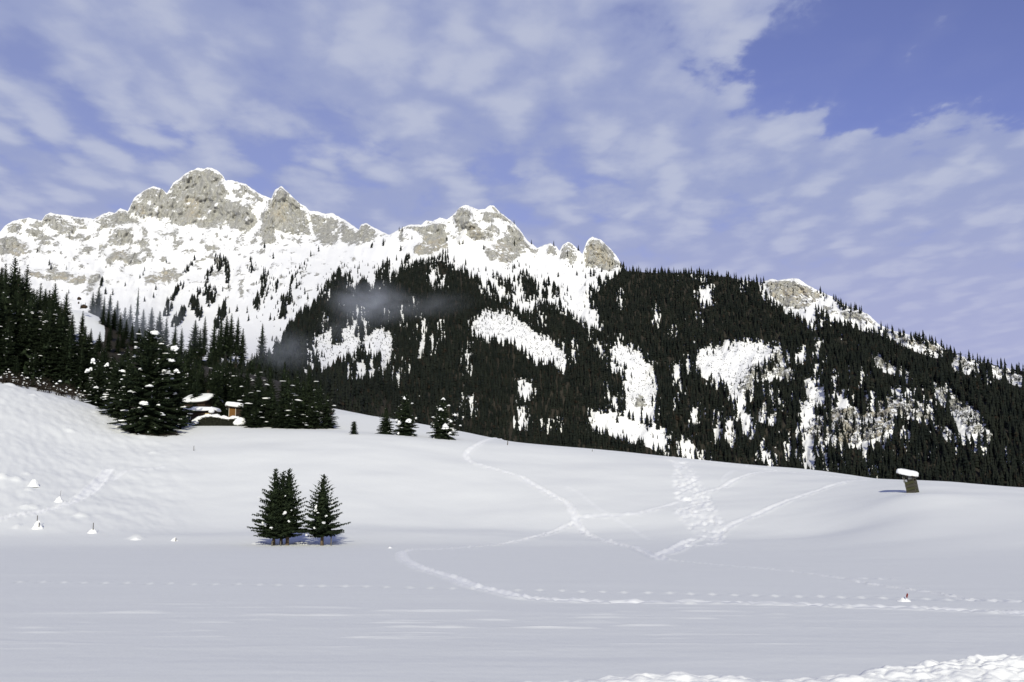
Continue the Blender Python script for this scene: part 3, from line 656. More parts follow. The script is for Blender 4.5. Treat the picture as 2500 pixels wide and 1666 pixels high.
CLEAR = [
 G3((740, 630), (850, 540), (960, 490), (1020, 478), (1200, 440), (1200, 520), (1290, 460), (1300, 340), (1320, 540), (1400, 460), (1470, 500), (1550, 540), (1570, 620), (1550, 760), (1500, 800), (1460, 870), (1450, 680), (1380, 660), (1280, 650), (1220, 640), (1220, 760), (1110, 680), (1000, 770), (960, 760), (890, 815), (820, 700), (880, 665), (830, 655), (780, 650)),
 G3((1118, 790), (1150, 800), (1155, 890), (1130, 880)), G3((1205, 780), (1300, 800), (1290, 870), (1250, 910)), G3((1328, 780), (1378, 748), (1382, 885), (1350, 880)), G3((750, 840), (792, 812), (812, 870), (790, 915)), G3((735, 640), (765, 650), (760, 780), (745, 800)),
 G3((1205, 285), (1242, 285), (1235, 345), (1212, 345)), G3((1252, 305), (1278, 310), (1272, 375)), G3((1505, 288), (1542, 282), (1532, 345)), G3((1645, 295), (1660, 300), (1668, 395), (1650, 340)), G3((1738, 188), (1775, 180), (1765, 235)), G3((1820, 365), (1840, 378), (1872, 430), (1868, 672), (1798, 685), (1838, 600), (1842, 450)),
 G3((1742, 482), (1768, 482), (1765, 565)), G3((1935, 565), (1958, 575), (1955, 660), (1930, 645)), G3((2005, 428), (2038, 428), (2028, 528)), G3((2248, 700), (2285, 715), (2288, 865), (2258, 865)), G3((2292, 635), (2315, 640), (2308, 740)), G3((1582, 875), (1604, 875), (1645, 965), (1600, 935)),
 G3((2235, 1125), (2264, 1190), (2240, 1200)), G3((2283, 1145), (2338, 1125), (2338, 1255), (2310, 1235)), G3((2195, 1250), (2214, 1260), (2190, 1305)), G3((1340, -10), (1420, -10), (1380, 50)), G3((1930, -30), (1980, -20), (1950, 40)), G3((2010, 0), (2060, 5), (2050, 50)), G3((1690, 760), (1702, 800), (1690, 860)), G3((880, 350), (930, 330), (900, 380)), G3((1130, 355), (1150, 350), (1145, 390)),
 [(1151, 786), (1175, 768), (1190, 759), (1239, 766), (1281, 789), (1306, 808), (1341, 832), (1380, 858), (1384, 895), (1365, 890), (1350, 870), (1306, 872), (1290, 850), (1271, 836), (1250, 815), (1230, 825), (1210, 812), (1190, 818), (1158, 803)],
 G2((870, -20), (1000, -30), (1090, 0), (1170, 60), (1182, 120), (1255, 150), (1262, 240), (1110, 235), (1040, 185), (930, 150), (870, 140)), G2((1000, 262), (1160, 255), (1275, 240), (1282, 400), (1272, 570), (1110, 560), (1020, 520)), G2((690, 562), (740, 560), (960, 592), (1200, 670), (1400, 770), (1360, 795), (1360, 895), (1300, 845), (1200, 795), (1050, 772), (940, 732), (820, 685), (690, 672)),
 G2((55, 288), (180, 300), (192, 330), (150, 392), (60, 415)), G2((68, 545), (122, 540), (132, 620), (148, 655), (45, 655)), G2((1488, 798), (1532, 798), (1602, 900), (1602, 950), (1488, 935)), G2((1655, 930), (1735, 935), (1705, 965), (1650, 958)), G2((1818, 560), (1842, 540), (1842, 785), (1788, 772), (1800, 680)),
 G2((1905, 640), (1962, 640), (1985, 830), (1890, 740)), G2((2198, 808), (2262, 940), (2315, 970), (2300, 1022), (2258, 992), (2188, 870)), G2((2005, 430), (2062, 520), (2115, 702), (2078, 702), (2028, 640), (1985, 500)),
 G2((1615, 110), (1660, 40), (1700, 0), (1790, -10), (1850, -30), (1980, -60), (2130, -60), (2300, -10), (2290, 50), (2200, 80), (2105, 150), (2115, 235), (2010, 285), (2030, 425), (1940, 405), (1900, 285), (1870, 235), (1800, 290), (1760, 215), (1690, 185)),
 G2((1410, 180), (1462, 135), (1505, 250), (1505, 355), (1450, 245)), G2((1525, 90), (1575, 85), (1582, 165), (1540, 165)), G2((890, 410), (920, 400), (945, 470), (910, 460)), G2((840, 310), (858, 330), (860, 470), (845, 450)), G2((270, 655), (340, 655), (310, 690)), G2((400, 640), (432, 640), (415, 680)), G2((1430, 430), (1455, 420), (1445, 480)), G2((1600, 520), (1650, 510), (1650, 590), (1610, 570)), G2((1590, 650), (1610, 660), (1598, 710)),
 G4((525, 705), (590, 728), (620, 780), (692, 790), (692, 842), (630, 872), (600, 932), (612, 1012), (572, 1062), (560, 1082), (498, 1062), (510, 970), (478, 858), (500, 855), (540, 925), (550, 830)), G4((575, 665), (624, 628), (612, 685)), G4((465, 510), (532, 478), (534, 542), (488, 562)), G4((498, 1148), (602, 1180), (602, 1370), (518, 1375), (508, 1250)),
 G4((1038, 818), (1072, 818), (1078, 965), (1038, 975)), G4((958, 658), (980, 645), (994, 725), (958, 725)), G4((748, 668), (768, 668), (762, 755)), G4((618, 425), (648, 425), (642, 625), (618, 625)), G4((968, 1230), (1042, 1218), (1002, 1340)), G4((1138, 1130), (1188, 1118), (1160, 1205)), G4((1205, 810), (1240, 798), (1290, 808), (1358, 850), (1250, 842)),
 G4((755, 872), (820, 828), (850, 870), (870, 825), (884, 892), (800, 892)), G4((1638, 775), (1704, 852), (1680, 855)), G4((1502, 908), (1542, 928), (1542, 985), (1512, 962)), G4((1698, 998), (1740, 1008), (1804, 1165), (1768, 1172), (1728, 1080)), G4((1845, 1190), (1892, 1178), (1882, 1235), (1848, 1222)), G4((1908, 1198), (1955, 1242), (1940, 1288)),
 G4((688, 1298), (718, 1385), (700, 1395)), G4((1048, 1365), (1074, 1445), (1060, 1440)), G4((640, 1232), (680, 1232), (690, 1290), (650, 1270)), G4((390, 1230), (420, 1240), (420, 1310), (395, 1290)), G4((285, 450), (340, 470), (330, 520), (285, 510)), G4((810, 1270), (830, 1270), (835, 1330)), G4((2090, 1270), (2110, 1280), (2105, 1320)), G4((1305, 1145), (1325, 1150), (1322, 1195)), G4((100, 1040), (120, 1060), (108, 1130)),
 G4((1700, 560), (1715, 600), (1710, 620)), G4((1740, 540), (1790, 530), (1830, 610), (1760, 600)), G4((1870, 600), (1905, 595), (1900, 660), (1880, 670)), G4((2070, 615), (2140, 630), (2110, 660)), G4((1960, 680), (1990, 720), (1980, 725)), G4((2220, 1290), (2240, 1330), (2225, 1320)), G4((255, 800), (290, 800), (285, 880), (262, 850)), G4((310, 840), (345, 870), (345, 905), (320, 890)), G4((700, 960), (730, 960), (720, 990)),
 C2((1395, 1100), (1410, 1100), (1412, 1130)), C2((1600, 1270), (1630, 1290), (1625, 1380), (1600, 1370)), C2((2180, 1055), (2198, 1060), (2190, 1140)), C2((2290, 1195), (2315, 1190), (2300, 1210)), C2((1880, 1260), (1940, 1260), (1900, 1275)), C2((1940, 940), (1950, 1000), (1945, 1010)), C2((620, 820), (650, 770), (670, 840), (640, 880)), C2((695, 850), (730, 850), (720, 885)), C2((1280, 1010), (1345, 990), (1350, 1030), (1310, 1070)), C2((1215, 900), (1260, 900), (1255, 990), (1220, 970)),
 C2((1140, 1130), (1150, 1130), (1150, 1160)), C2((495, 985), (520, 985), (512, 1020)), C2((1740, 1245), (1800, 1290), (1840, 1390), (1780, 1300)), C2((2310, 1460), (2353, 1440), (2353, 1520), (2310, 1540)), C2((380, 1490), (400, 1485), (415, 1560), (390, 1540)), C2((1250, 1540), (1300, 1555), (1260, 1568)), C2((870, 1350), (885, 1360), (885, 1470), (868, 1470)), C2((895, 1310), (908, 1310), (905, 1385)), C2((1540, 1280), (1555, 1290), (1550, 1310)), C2((1380, 1100), (1400, 1105), (1400, 1130)),
 C3((100, 280), (175, 265), (180, 330), (120, 345)), C3((45, 135), (100, 135), (125, 180), (60, 150)), C3((365, 195), (390, 200), (380, 250)),
]
DARKIN = [G3((1000, 470), (1045, 470), (1112, 570), (1060, 605), (978, 605)), G3((850, 640), (925, 580), (920, 620), (860, 665)), G3((1250, 570), (1290, 560), (1280, 650), (1255, 650)), G3((1230, 430), (1270, 430), (1290, 500), (1270, 540), (1200, 540))]
THIN = [C2((980, 760), (1250, 760), (1400, 840), (1560, 960), (1560, 1080), (1200, 1060), (1000, 900)), G4((0, 420), (1200, 440), (1450, 700), (2000, 1000), (2050, 1400), (0, 1400)), C2((2353, 700), (2353, 1450), (2600, 1450), (2600, 700)), C1((1100, 800), (2353, 700), (2353, 1150), (1900, 1100), (1100, 1200))]

def forest_value(u, v):
    rag = 6 * fbm(u / 22., v / 40., 3, 401) + 3 * fbm(u / 6., v / 14., 2, 402)
    f = polymax(u, v, FOREST, 40) + .5 * rag
    dk = polymax(u, v, DARKIN, 30)
    c = polymax(u, v, CLEAR, 24)
    f = np.minimum(f, -(c + .45 * rag) - 1.0)
    f = np.maximum(f, dk)
    cliff = sstep(polymax(u, v, ROCK, 20), -6, 8)
    thin = sstep(polymax(u, v, THIN, 30), -10, 20)
    gap = fbm(u / 10., v / 26., 3, 411)
    f = np.where((v > 640) & (gap > .62 - .20 * thin - .20 * cliff), -5, f)
    f = np.where((cliff > .5) & (gap > -.12), -5, f)
    return f
sd_rock = polymax(UMg, VMg, ROCK, 30)
sd_gul = polymax(UMg, VMg, GULLY, 30)
rag = 9 * fbm(UMg / 16., VMg / 14., 5, 501, .68)
rock = sstep(np.minimum(sd_rock, -sd_gul - 1) + rag, -7, 9)
# wandering outcrops on the high snow of the left massif
high = np.maximum((1 - sstep(UMg, 700, 1000)) * (1 - sstep(VMg, 690, 800)), .9 * (1 - sstep(UMg, 1290, 1350)) * (1 - sstep(VMg, 560, 625)))
out = fbm(UMg / 26., VMg / 20., 5, 511, .62)
rock = np.maximum(rock, high * .75 * sstep(out + .10 * sstep(640 - VMg, -60, 60), .10, .26))
rock = np.where((VMg > 780) & (UMg > 1650), rock * .74, rock)
rim = sstep(VMg - ridge_v[None, :], .8, 4.0)
rock *= .3 + .7 * rim                        # a cap of snow along the crest
ochre = sstep(polymax(UMg, VMg, OCHRE, 20) + rag, -8, 10)
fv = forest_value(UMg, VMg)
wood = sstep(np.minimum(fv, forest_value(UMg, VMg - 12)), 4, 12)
# relief
rs = gauss1(gauss1(rock, 1.5, 0), 1.5, 1)
low = .020 * fbm(UMg / 120., VMg / 90., 3, 601) + .0075 * ridged((UMg + .35 * VMg) / 46., VMg / 150., 3, 611)
hi = .0085 * ridged(UMg / 22., VMg / 34., 5, 621, .66) + .0030 * fbm(UMg / 5., VMg / 8., 3, 631)
sf = .0022 * fbm(UMg / 20., VMg / 24., 4, 641)
fade = sstep(VMg, 1218, 1100) if False else 1.0
lnD2 = lnD + low * sstep(1218 - VMg, 0, 120) - .010 * rs + hi * (.12 + 1.0 * rs) + sf
DM = np.exp(lnD2)
wv = (833 - VMg) / FPX
YV = CP - wv * SP; ZV = SP + wv * CP
XM = (UMg - 1250) / FPX / YV * DM; YM = DM; ZM = ZV / YV * DM
def make_mountain():
    rows = [np.stack([XM, YM, ZM], -1)]
    foot = np.stack([XM[0] * .97, YM[0] * .97, np.full(len(UM), -16.0)], -1)[None]
    back = []
    last = rows[0][-1]
    for s, dz in ((1.006, 6), (1.02, 30), (1.06, 130), (1.15, 420), (1.3, 900)):
        b = last.copy(); b[:, 0] *= s; b[:, 1] *= s; b[:, 2] = np.maximum(b[:, 2] - dz, -20); back.append(b[None])
    V = np.concatenate([foot] + rows + back, 0)
    def ext(A, lo, hi_):
        return np.concatenate([np.full((1, A.shape[1]), lo), A, np.repeat(A[-1:] * 0 + hi_, 5, 0)], 0)
    me = np_mesh('mountain', V.reshape(-1, 3), grid_faces(V.shape[0], V.shape[1]), m_mount, True,
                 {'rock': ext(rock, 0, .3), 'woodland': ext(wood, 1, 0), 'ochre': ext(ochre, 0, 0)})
    link('mountain', me, kind='structure')
make_mountain()
def mount_pt(u, v):
    u = np.asarray(u, float); v = np.asarray(v, float)
    c = (u - UM[0]) / 3.0
    rv = np.interp(u, UM, ridge_v)
    r = (v - VB) / (rv - VB) * (NR - 1)
    D = np.exp(bil(lnD2, r, c))
    w = (833 - v) / FPX
    Y = CP - w * SP; Z = SP + w * CP
    return (u - 1250) / FPX / Y * D, D, Z / Y * D, rv

# ------------------------------------------------------------------ distant spruces
def far_tree(seed, slim=1.0):
    r = random.Random(seed)
    V = []; F = []
    n = 7
    tiers = 6
    lean = r.uniform(-.015, .015)
    for i in range(tiers):
        f = i / (tiers - 1.0)
        zb = .04 + .80 * f ** .92 + r.uniform(-.02, .02)
        zt = min(1.0, zb + .30 - .10 * f) if i < tiers - 1 else 1.0
        rad = slim * (.150 * (1 - f) ** .8 + .026) * r.uniform(.8, 1.15)
        a0 = r.uniform(0, 6.28)
        b = len(V)
        ox, oy = r.uniform(-.012, .012), r.uniform(-.012, .012)
        for k in range(n):
            a = a0 + 6.2832 * k / n
            rr = rad * (r.uniform(.95, 1.3) if k % 2 else r.uniform(.5, .8))
            V.append((ox + rr * math.cos(a) + lean * zb, oy + rr * math.sin(a), zb - (.03 if k % 2 else -.01) + r.uniform(-.01, .01)))
        V.append((lean * zt, 0, zt))
        for k in range(n): F.append((b + k, b + (k + 1) % n, b + n))
    return np.array(V), np.array(F)
FAR = [far_tree(s, sl) for s, sl in ((1, 1.), (2, .8), (3, 1.15), (4, .9), (5, 1.05), (6, .72), (7, 1.25), (8, .95))]
rs_ = np.random.RandomState(11)
def scatter():
    N = 240000
    u = rs_.uniform(-320, 2820, N)
    rv = np.interp(u, UM, ridge_v)
    v = rs_.uniform(395, 1217, N)
    ok = v > rv + 1
    u, v, rv = u[ok], v[ok], rv[ok]
    x, y, z, _ = mount_pt(u, v)
    keep = rs_.uniform(0, 1, len(u)) < np.clip((y / 1900.) ** 1.8, .14, 1.0) * .62
    u, v, x, y, z, rv = u[keep], v[keep], x[keep], y[keep], z[keep], rv[keep]
    h = 11 + 14 * rs_.beta(2, 2, len(u))
    alt = np.clip((z - 200) / 350, 0, 1)
    nr = 1 - sstep(v - rv, 4, 70)
    h = h * (1 - .26 * alt) * (1 - .25 * nr * (u > 1850))
    hp = h * FPX / y
    f0 = forest_value(u, v - .15 * hp); f1 = forest_value(u, v - .5 * hp); f2 = forest_value(u, v - .82 * hp)
    onr = v - .8 * hp < np.interp(u, UM, ridge_v)            # tips that stand up over the skyline
    skyok = onr & ((u > 1520) | (rs_.uniform(0, 1, len(u)) < .0))
    sap = (f0 < -1) & (f0 > -15) & (f1 > -15) & (rs_.uniform(0, 1, len(u)) < .13) & (v > 640) & (u > 620)
    h = np.where(sap, h * rs_.uniform(.3, .62, len(u)), h)
    good = sap | (f0 > -1) & ((f1 > -1) | skyok) & ((f2 > -2) | skyok)
    dead = rs_.uniform(0, 1, len(u)) < 1.0
    k = good & dead
    return u[k], v[k], x[k], y[k], z[k], h[k]
su, sv, sx, sy, sz, sh = scatter()
# thin to a spacing: drop trees in crowded cells
cell = {}
keepi = []
for i in rs_.permutation(len(sx)):
    key = (int(sx[i] / 4.8), int(sy[i] / 7.5))
    if cell.get(key, 0) >= 1: continue
    cell[key] = 1; keepi.append(i)
keepi = np.array(keepi)
su, sv, sx, sy, sz, sh = su[keepi], sv[keepi], sx[keepi], sy[keepi], sz[keepi], sh[keepi]
# scattered single trees on open snow
def singles():
    P = [(C1, [(258, 672), (340, 760), (352, 790), (458, 790), (475, 955), (865, 905), (1000, 1010), (1062, 985), (1078, 930), (990, 830), (968, 850), (1150, 745), (1000, 800), (780, 965), (730, 960), (1710, 1090), (1720, 1145), (1850, 960), (1870, 1140), (2110, 960), (2150, 700), (2205, 665), (1890, 715), (1830, 640), (2200, 935), (1540, 940), (1580, 915), (1640, 1080), (2070, 900), (560, 1060), (590, 1055)]),
         (C2, [(410, 525), (432, 525), (498, 580), (1205, 470), (1325, 610), (1510, 840), (1575, 940), (1240, 770), (790, 740), (420, 660), (740, 590), (1700, 850), (1800, 900), (1650, 650), (1010, 800), (870, 760), (1060, 850), (1480, 615), (1050, 1130), (1640, 830)])]
    o = []
    for f, pts in P:
        for p in pts: o.append(f(p)[0])
    return o
for (u, v) in singles():
    x, y, z, rv = mount_pt(np.array([u]), np.array([max(v, np.interp(u, UM, ridge_v) + 2)]))
    su = np.append(su, u); sv = np.append(sv, v); sx = np.append(sx, x); sy = np.append(sy, y); sz = np.append(sz, z); sh = np.append(sh, rnd.uniform(11, 17))
vis = (su > -40) & (su < 2540)
size_px = sh * FPX / sy * np.where(vis, 1, .001)
order = np.argsort(-size_px)
# hidden bases: those whose whole crown is behind the near hill do not count as the nearest
crest_v = np.interp(su, [p for p in cols_u], [min(v for D, v in NEAR[c] if D < 400) for c in cols_u])
shown = (sv - size_px < crest_v - 12)
mid_block = (su < 640) & (sv > 900)
order = [i for i in order if shown[i] and not mid_block[i]]
N_IND = 40
ind = order[:N_IND]; indset = set(ind)
rest = np.array([i for i in range(len(su)) if i not in indset])
print('far trees', len(su), 'individual', len(ind), 'D', sy[ind].min(), sy[ind].max())
ZT = {}
def zone(u, v):
    if u < 600: return 'dark spruce of the misty wood behind the left slope', 'spruces of the misty wood'
    if u < 850: return 'dark spruce in the forest under the speckled clearing', 'spruces under the left clearing'
    if u < 1150: return 'dark spruce in dense forest behind the young snowy spruces', 'spruces behind the young spruces'
    if u < 1450: return 'dark spruce in dense forest above the middle of the snow crest', 'spruces above the middle of the crest'
    if u < 1700: return 'dark spruce in the forest around the long bright snow clearing', 'spruces round the long snow clearing'
    if u < 2000: return 'dark spruce at the forest foot between snow gullies', 'spruces at the foot between the gullies'
    return 'dark spruce at the forest foot behind the wooden hide', 'spruces behind the wooden hide'
def rotz(V, a):
    c, s = math.cos(a), math.sin(a)
    return np.stack([V[:, 0] * c - V[:, 1] * s, V[:, 0] * s + V[:, 1] * c, V[:, 2]], -1)
def make_far_forest():
    Vs = []; Fs = []; off = 0
    ang = rs_.uniform(0, 6.28, len(su)); var = rs_.randint(0, len(FAR), len(su)); wd = rs_.uniform(.85, 1.25, len(su))
    for i in rest:
        V, F = FAR[var[i]]
        c, s = math.cos(ang[i]), math.sin(ang[i]); k = sh[i]; w = k * wd[i]
        P = np.empty(V.shape)
        P[:, 0] = (V[:, 0] * c - V[:, 1] * s) * w + sx[i]; P[:, 1] = (V[:, 0] * s + V[:, 1] * c) * w + sy[i]; P[:, 2] = V[:, 2] * k + sz[i] - 1.0
        Vs.append(P); Fs.append(F + off); off += len(V)
    me = np_mesh('mountain_forest', np.concatenate(Vs), np.concatenate(Fs), m_far, False)
    link('mountain_forest', me, kind='stuff', label='dark snow-flecked spruce forest covering the mountain slopes', category='forest')
    print('forest tris', len(me.polygons))
make_far_forest()
FME = [np_mesh('spruce', V, F, m_far, False) for V, F in [far_tree(50 + s, sl) for s, sl in ((1, 1.), (2, .85), (3, 1.15), (4, .95))]]
for i in ind:
    lb, gr = zone(su[i], sv[i])
    o = link('spruce', FME[i % 4], loc=(sx[i], sy[i], sz[i] - .8), rot=(0, 0, rnd.uniform(0, 6.28)), scale=(sh[i] * rnd.uniform(.9, 1.15),) * 2 + (sh[i],),
             label=lb, category='spruce', group=gr)
# stumps and brush poking through the snow of the clearings
def make_brush():
    zones = [CLEAR[0], CLEAR[27], CLEAR[28], CLEAR[29], CLEAR[30], CLEAR[38] if len(CLEAR) > 38 else CLEAR[0]]
    big = [p for p in CLEAR if (max(a for a, b in p) - min(a for a, b in p)) > 60]
    N = 60000
    u = rs_.uniform(680, 2000, N); v = rs_.uniform(750, 1110, N)
    s = polymax(u, v, big, 5)
    cl = fbm(u / 14., v / 9., 3, 701)
    dn = np.where(v > 1000, .05, np.where((u > 1140) & (u < 1400), .9, .6))
    k = (s > 0) & (rs_.uniform(0, 1, N) < dn * sstep(cl, -.35, .35))
    u, v = u[k], v[k]
    u2 = np.concatenate([rs_.uniform(150, 900, 900), rs_.uniform(1000, 1500, 500)]); v2 = np.concatenate([rs_.uniform(640, 850, 900), rs_.uniform(640, 760, 500)])
    k2 = fbm(u2 / 30., v2 / 30., 3, 703) > .1
    u3 = rs_.uniform(1790, 2500, 26000); v3 = rs_.uniform(830, 1110, 26000); k3 = (polymax(u3, v3, ROCK, 5) > 0) & (fbm(u3 / 18., v3 / 14., 3, 704) > -.1)
    u = np.concatenate([u, u2[k2], u3[k3]]); v = np.concatenate([v, v2[k2], v3[k3]])
    x, y, z, rv = mount_pt(u, v)
    Vs = []; Fs = []; off = 0
    B = np.array([(1, 0, 0), (-.5, .87, 0), (-.5, -.87, 0), (0, 0, 1)], float)
    F = np.array([(0, 1, 3), (1, 2, 3), (2, 0, 3)])
    for i in range(len(u)):
        w = rs_.uniform(.35, .9); h = rs_.uniform(.8, 2.4)
        P = rotz(B, rs_.uniform(0, 6.28)) * (w, w, h) + (x[i], y[i], z[i] - .2)
        Vs.append(P); Fs.append(F + off); off += 4
    me = np_mesh('stump_scrub', np.concatenate(Vs), np.concatenate(Fs), m_far, False)
    link('stump_scrub', me, kind='stuff', label='stumps and low scrub dotting the snowy forest clearings', category='scrub')
make_brush()

# ------------------------------------------------------------------ near spruces
def near_spruce(seed, H, RR, whorl=.34, dens=1.0, taper=.95, base=.06, lean=0.0, wild=.25, dome=0.0, droop=.34, rise=0.0):
    """returns crown (V, F) and trunk (V, F) and a list of branch spots"""
    r = random.Random(seed)
    V = []; F = []; spots = []
    def tri(a, b, c):
        i = len(V); V.extend((a, b, c)); F.append((i, i + 1, i + 2))
    z = base * H
    while z < H * .985:
        f = (z / H - base) / (1 - base)
        prof = (1 - f) ** taper * (1.0 if f > .06 else .75 + 4 * f)
        if dome: prof = (1 - f ** dome) ** .85 * min(1, .72 + 4 * f)
        L0 = RR * prof + .12
        nb = max(4, int((9 * dens) * (.55 + .45 * (1 - f))))
        a0 = r.uniform(0, 6.28); wlen = r.uniform(1 - wild * .3, 1 + wild * .3)
        for b in range(nb):
            a = a0 + 6.2832 * b / nb + r.uniform(-.3, .3)
            L = L0 * wlen * r.uniform(1 - wild * 1.3, 1 + wild * .75)
            ca, sa = math.cos(a), math.sin(a)
            up = (.55 * f - .10) + r.uniform(-.12, .12)
            zb = z + r.uniform(-.4, .4) * whorl
            K = max(3, int(L / .42))
            pts = []
            for k in range(K + 1):
                s = k / K
                dz = L * ((up + rise) * s - droop * (1 - f) * s * s + .16 * s ** 3)
                side = .06 * L * math.sin(3 * s + b)
                pts.append((ca * L * s - sa * side, sa * L * s + ca * side, zb + dz))
            for k in range(K):
                p, q_ = pts[k], pts[k + 1]
                s = (k + .5) / K
                rw_ = .05 + .05 * (1 - s)
                tri((p[0] - sa * rw_, p[1] + ca * rw_, p[2]), (p[0] + sa * rw_, p[1] - ca * rw_, p[2]), q_)
                tri((p[0], p[1], p[2] + rw_), (p[0], p[1], p[2] - rw_ * 1.6), q_)
                tw = (.40 * L0 * (1 - s) ** .7 + .24 * min(1, L0 / 1.3)) * r.uniform(.75, 1.2)
                tw = min(tw, 1.05)
                for sg in (-1, 1):
                    for rep in range(2 if L > 1.6 else 1):
                        off = rep * .5
                        bx = p[0] + (q_[0] - p[0]) * off; by = p[1] + (q_[1] - p[1]) * off; bz = p[2] + (q_[2] - p[2]) * off
                        ta = a + sg * r.uniform(.55, 1.15)
                        dr = r.uniform(.05, .42) * tw
                        tip = (bx + math.cos(ta) * tw, by + math.sin(ta) * tw, bz - dr)
                        wdt = .11 + .10 * tw
                        tri((bx - ca * wdt * .5, by - sa * wdt * .5, bz + .03), (bx + ca * wdt, by + sa * wdt, bz - .02), tip)
                        tri((bx, by, bz + .05), (bx + ca * wdt * .4, by + sa * wdt * .4, bz - .12 - .22 * tw), (tip[0] * .55 + bx * .45, tip[1] * .55 + by * .45, tip[2] * .5 + bz * .5 + .02))
                if k >= 1 and L > .7: spots.append((q_, a, L, f, s))
            e = pts[-1]; p = pts[-2]
            tri((p[0] - sa * .10, p[1] + ca * .10, p[2]), (p[0] + sa * .10, p[1] - ca * .10, p[2]), (e[0] + ca * .22, e[1] + sa * .22, e[2] + .02))
        z += whorl * (1.1 - .35 * f) * r.uniform(.8, 1.2)
    # leader and the dark heart of the crown
    tri((-.04, 0, H * .93), (.04, 0, H * .93), (0, 0, H * 1.02)); tri((0, -.04, H * .93), (0, .04, H * .93), (0, 0, H * 1.02))
    n = 8
    for lv in range(5):
        f0 = lv / 5.; zb = H * (base + .03 + (.92 - base) * f0); zt = min(H * .96, zb + H * .27)
        rad = RR * .50 * (1 - f0) ** .95
        i0 = len(V)
        for k in range(n):
            a = 6.2832 * k / n + lv; rr = rad * (r.uniform(.8, 1.1) if k % 2 else r.uniform(.5, .75))
            V.append((rr * math.cos(a), rr * math.sin(a), zb + r.uniform(-.1, .1)))
        V.append((0, 0, zt))
        for k in range(n): F.append((i0 + k, i0 + (k + 1) % n, i0 + n))
    TV = []; TF = []
    tr = .018 * H + .04
    for k, (zz, q2) in enumerate(((-.8, 1.15), (H * .12, .95), (H * .5, .6), (H * .97, .08))):
        for j in range(7):
            a = 6.2832 * j / 7; TV.append((tr * q2 * math.cos(a), tr * q2 * math.sin(a), zz))
    for k in range(3):
        for j in range(7): TF.append((k * 7 + j, k * 7 + (j + 1) % 7, (k + 1) * 7 + (j + 1) % 7, (k + 1) * 7 + j))
    return (np.array(V), np.array(F)), (np.array(TV), np.array(TF)), spots
def ico(sub=2):
    bm = bmesh.new(); bmesh.ops.create_icosphere(bm, subdivisions=sub, radius=1)
    V = np.array([v.co[:] for v in bm.verts]); F = np.array([[v.index for v in f.verts] for f in bm.faces]); bm.free()
    return V, F
ICO1 = ico(1); ICO2 = ico(2); ICO3 = ico(3)
def clump(seed, sx_, sy_, sz_, sub=ICO2, rough_=.28):
    V, F = sub
    n = fbm(V[:, 0] * 1.3 + seed * 3.1, V[:, 1] * 1.3 + V[:, 2] * 1.7 + seed, 3, seed)
    W = V * (1 + rough_ * n[:, None] * 1.6)
    W = W * (sx_, sy_, sz_)
    W[:, 2] = np.where(W[:, 2] < 0, W[:, 2] * .35, W[:, 2])
    return W, F
def pile(seed, sx_, sy_, sz_):
    r = random.Random(seed); Vs = []; Fs = []; off = 0
    for k in range(5):
        f = 1.0 if k == 0 else r.uniform(.35, .65)
        V, F = clump(seed + k * 5, sx_ * f * .72, sy_ * f * .8, sz_ * f * .8, ICO2, .45)
        if k: V = V + (r.uniform(-.75, .75) * sx_, r.uniform(-.4, .4) * sy_, r.uniform(-.75, .15) * sz_)
        Vs.append(V); Fs.append(F + off); off += len(V)
    return np.concatenate(Vs), np.concatenate(Fs)
def snow_mesh(spots, seed, n, smin, smax, fmax=1.0):
    r = random.Random(seed); Vs = []; Fs = []; off = 0
    sp = [s for s in spots if s[4] > .35 and s[3] < fmax]
    for k in range(n):
        q_, a, L, f, s = r.choice(sp)
        sc = (smin + (smax - smin) * r.random() ** 2.2) * (.6 + .4 * (1 - f))
        V, F = clump(seed * 31 + k, sc * r.uniform(.9, 2.2), sc * r.uniform(.5, .9), sc * r.uniform(.28, .5), ICO1 if sc < .22 else ICO2, .4)
        V = rotz(V, a) + (q_[0], q_[1], q_[2] + .06)
        Vs.append(V); Fs.append(F + off); off += len(V)
    return np_mesh('snow', np.concatenate(Vs), np.concatenate(Fs), m_clump, True)
class Spruce:
    def __init__(s, seed, H, RR, nsnow=40, smin=.12, smax=.35, **k):
        c, t, sp = near_spruce(seed, H, RR, **k)
        s.H = H; s.sp = sp
        s.crown = np_mesh('crown', c[0], c[1], m_needle, False)
        s.trunk = np_mesh('trunk', t[0], t[1], m_bark, True)
        s.snow = snow_mesh(sp, seed, nsnow, smin, smax) if nsnow else None
        s.n = len(c[1])
def put_spruce(S, loc, H, label, group=None, wide=1.0, rz=0, snow=True, tilt=0):
    k = H / S.H
    root = link('spruce', None, loc=loc, rot=(tilt, tilt * .5, rz), scale=(k * wide, k * wide, k), label=label, category='spruce')
    root.empty_display_size = .5
    if group: root['group'] = group
    link('crown', S.crown, root); link('trunk', S.trunk, root)
    if snow and S.snow: link('snow', S.snow, root, kind='stuff')
    return root
def by_top(u, vtop, D, vbase=1050):
    x, y, z = base_at(u, D, vbase)
    zt = at(u, vtop, D)[2]
    return (x, y, z - .15), zt - z

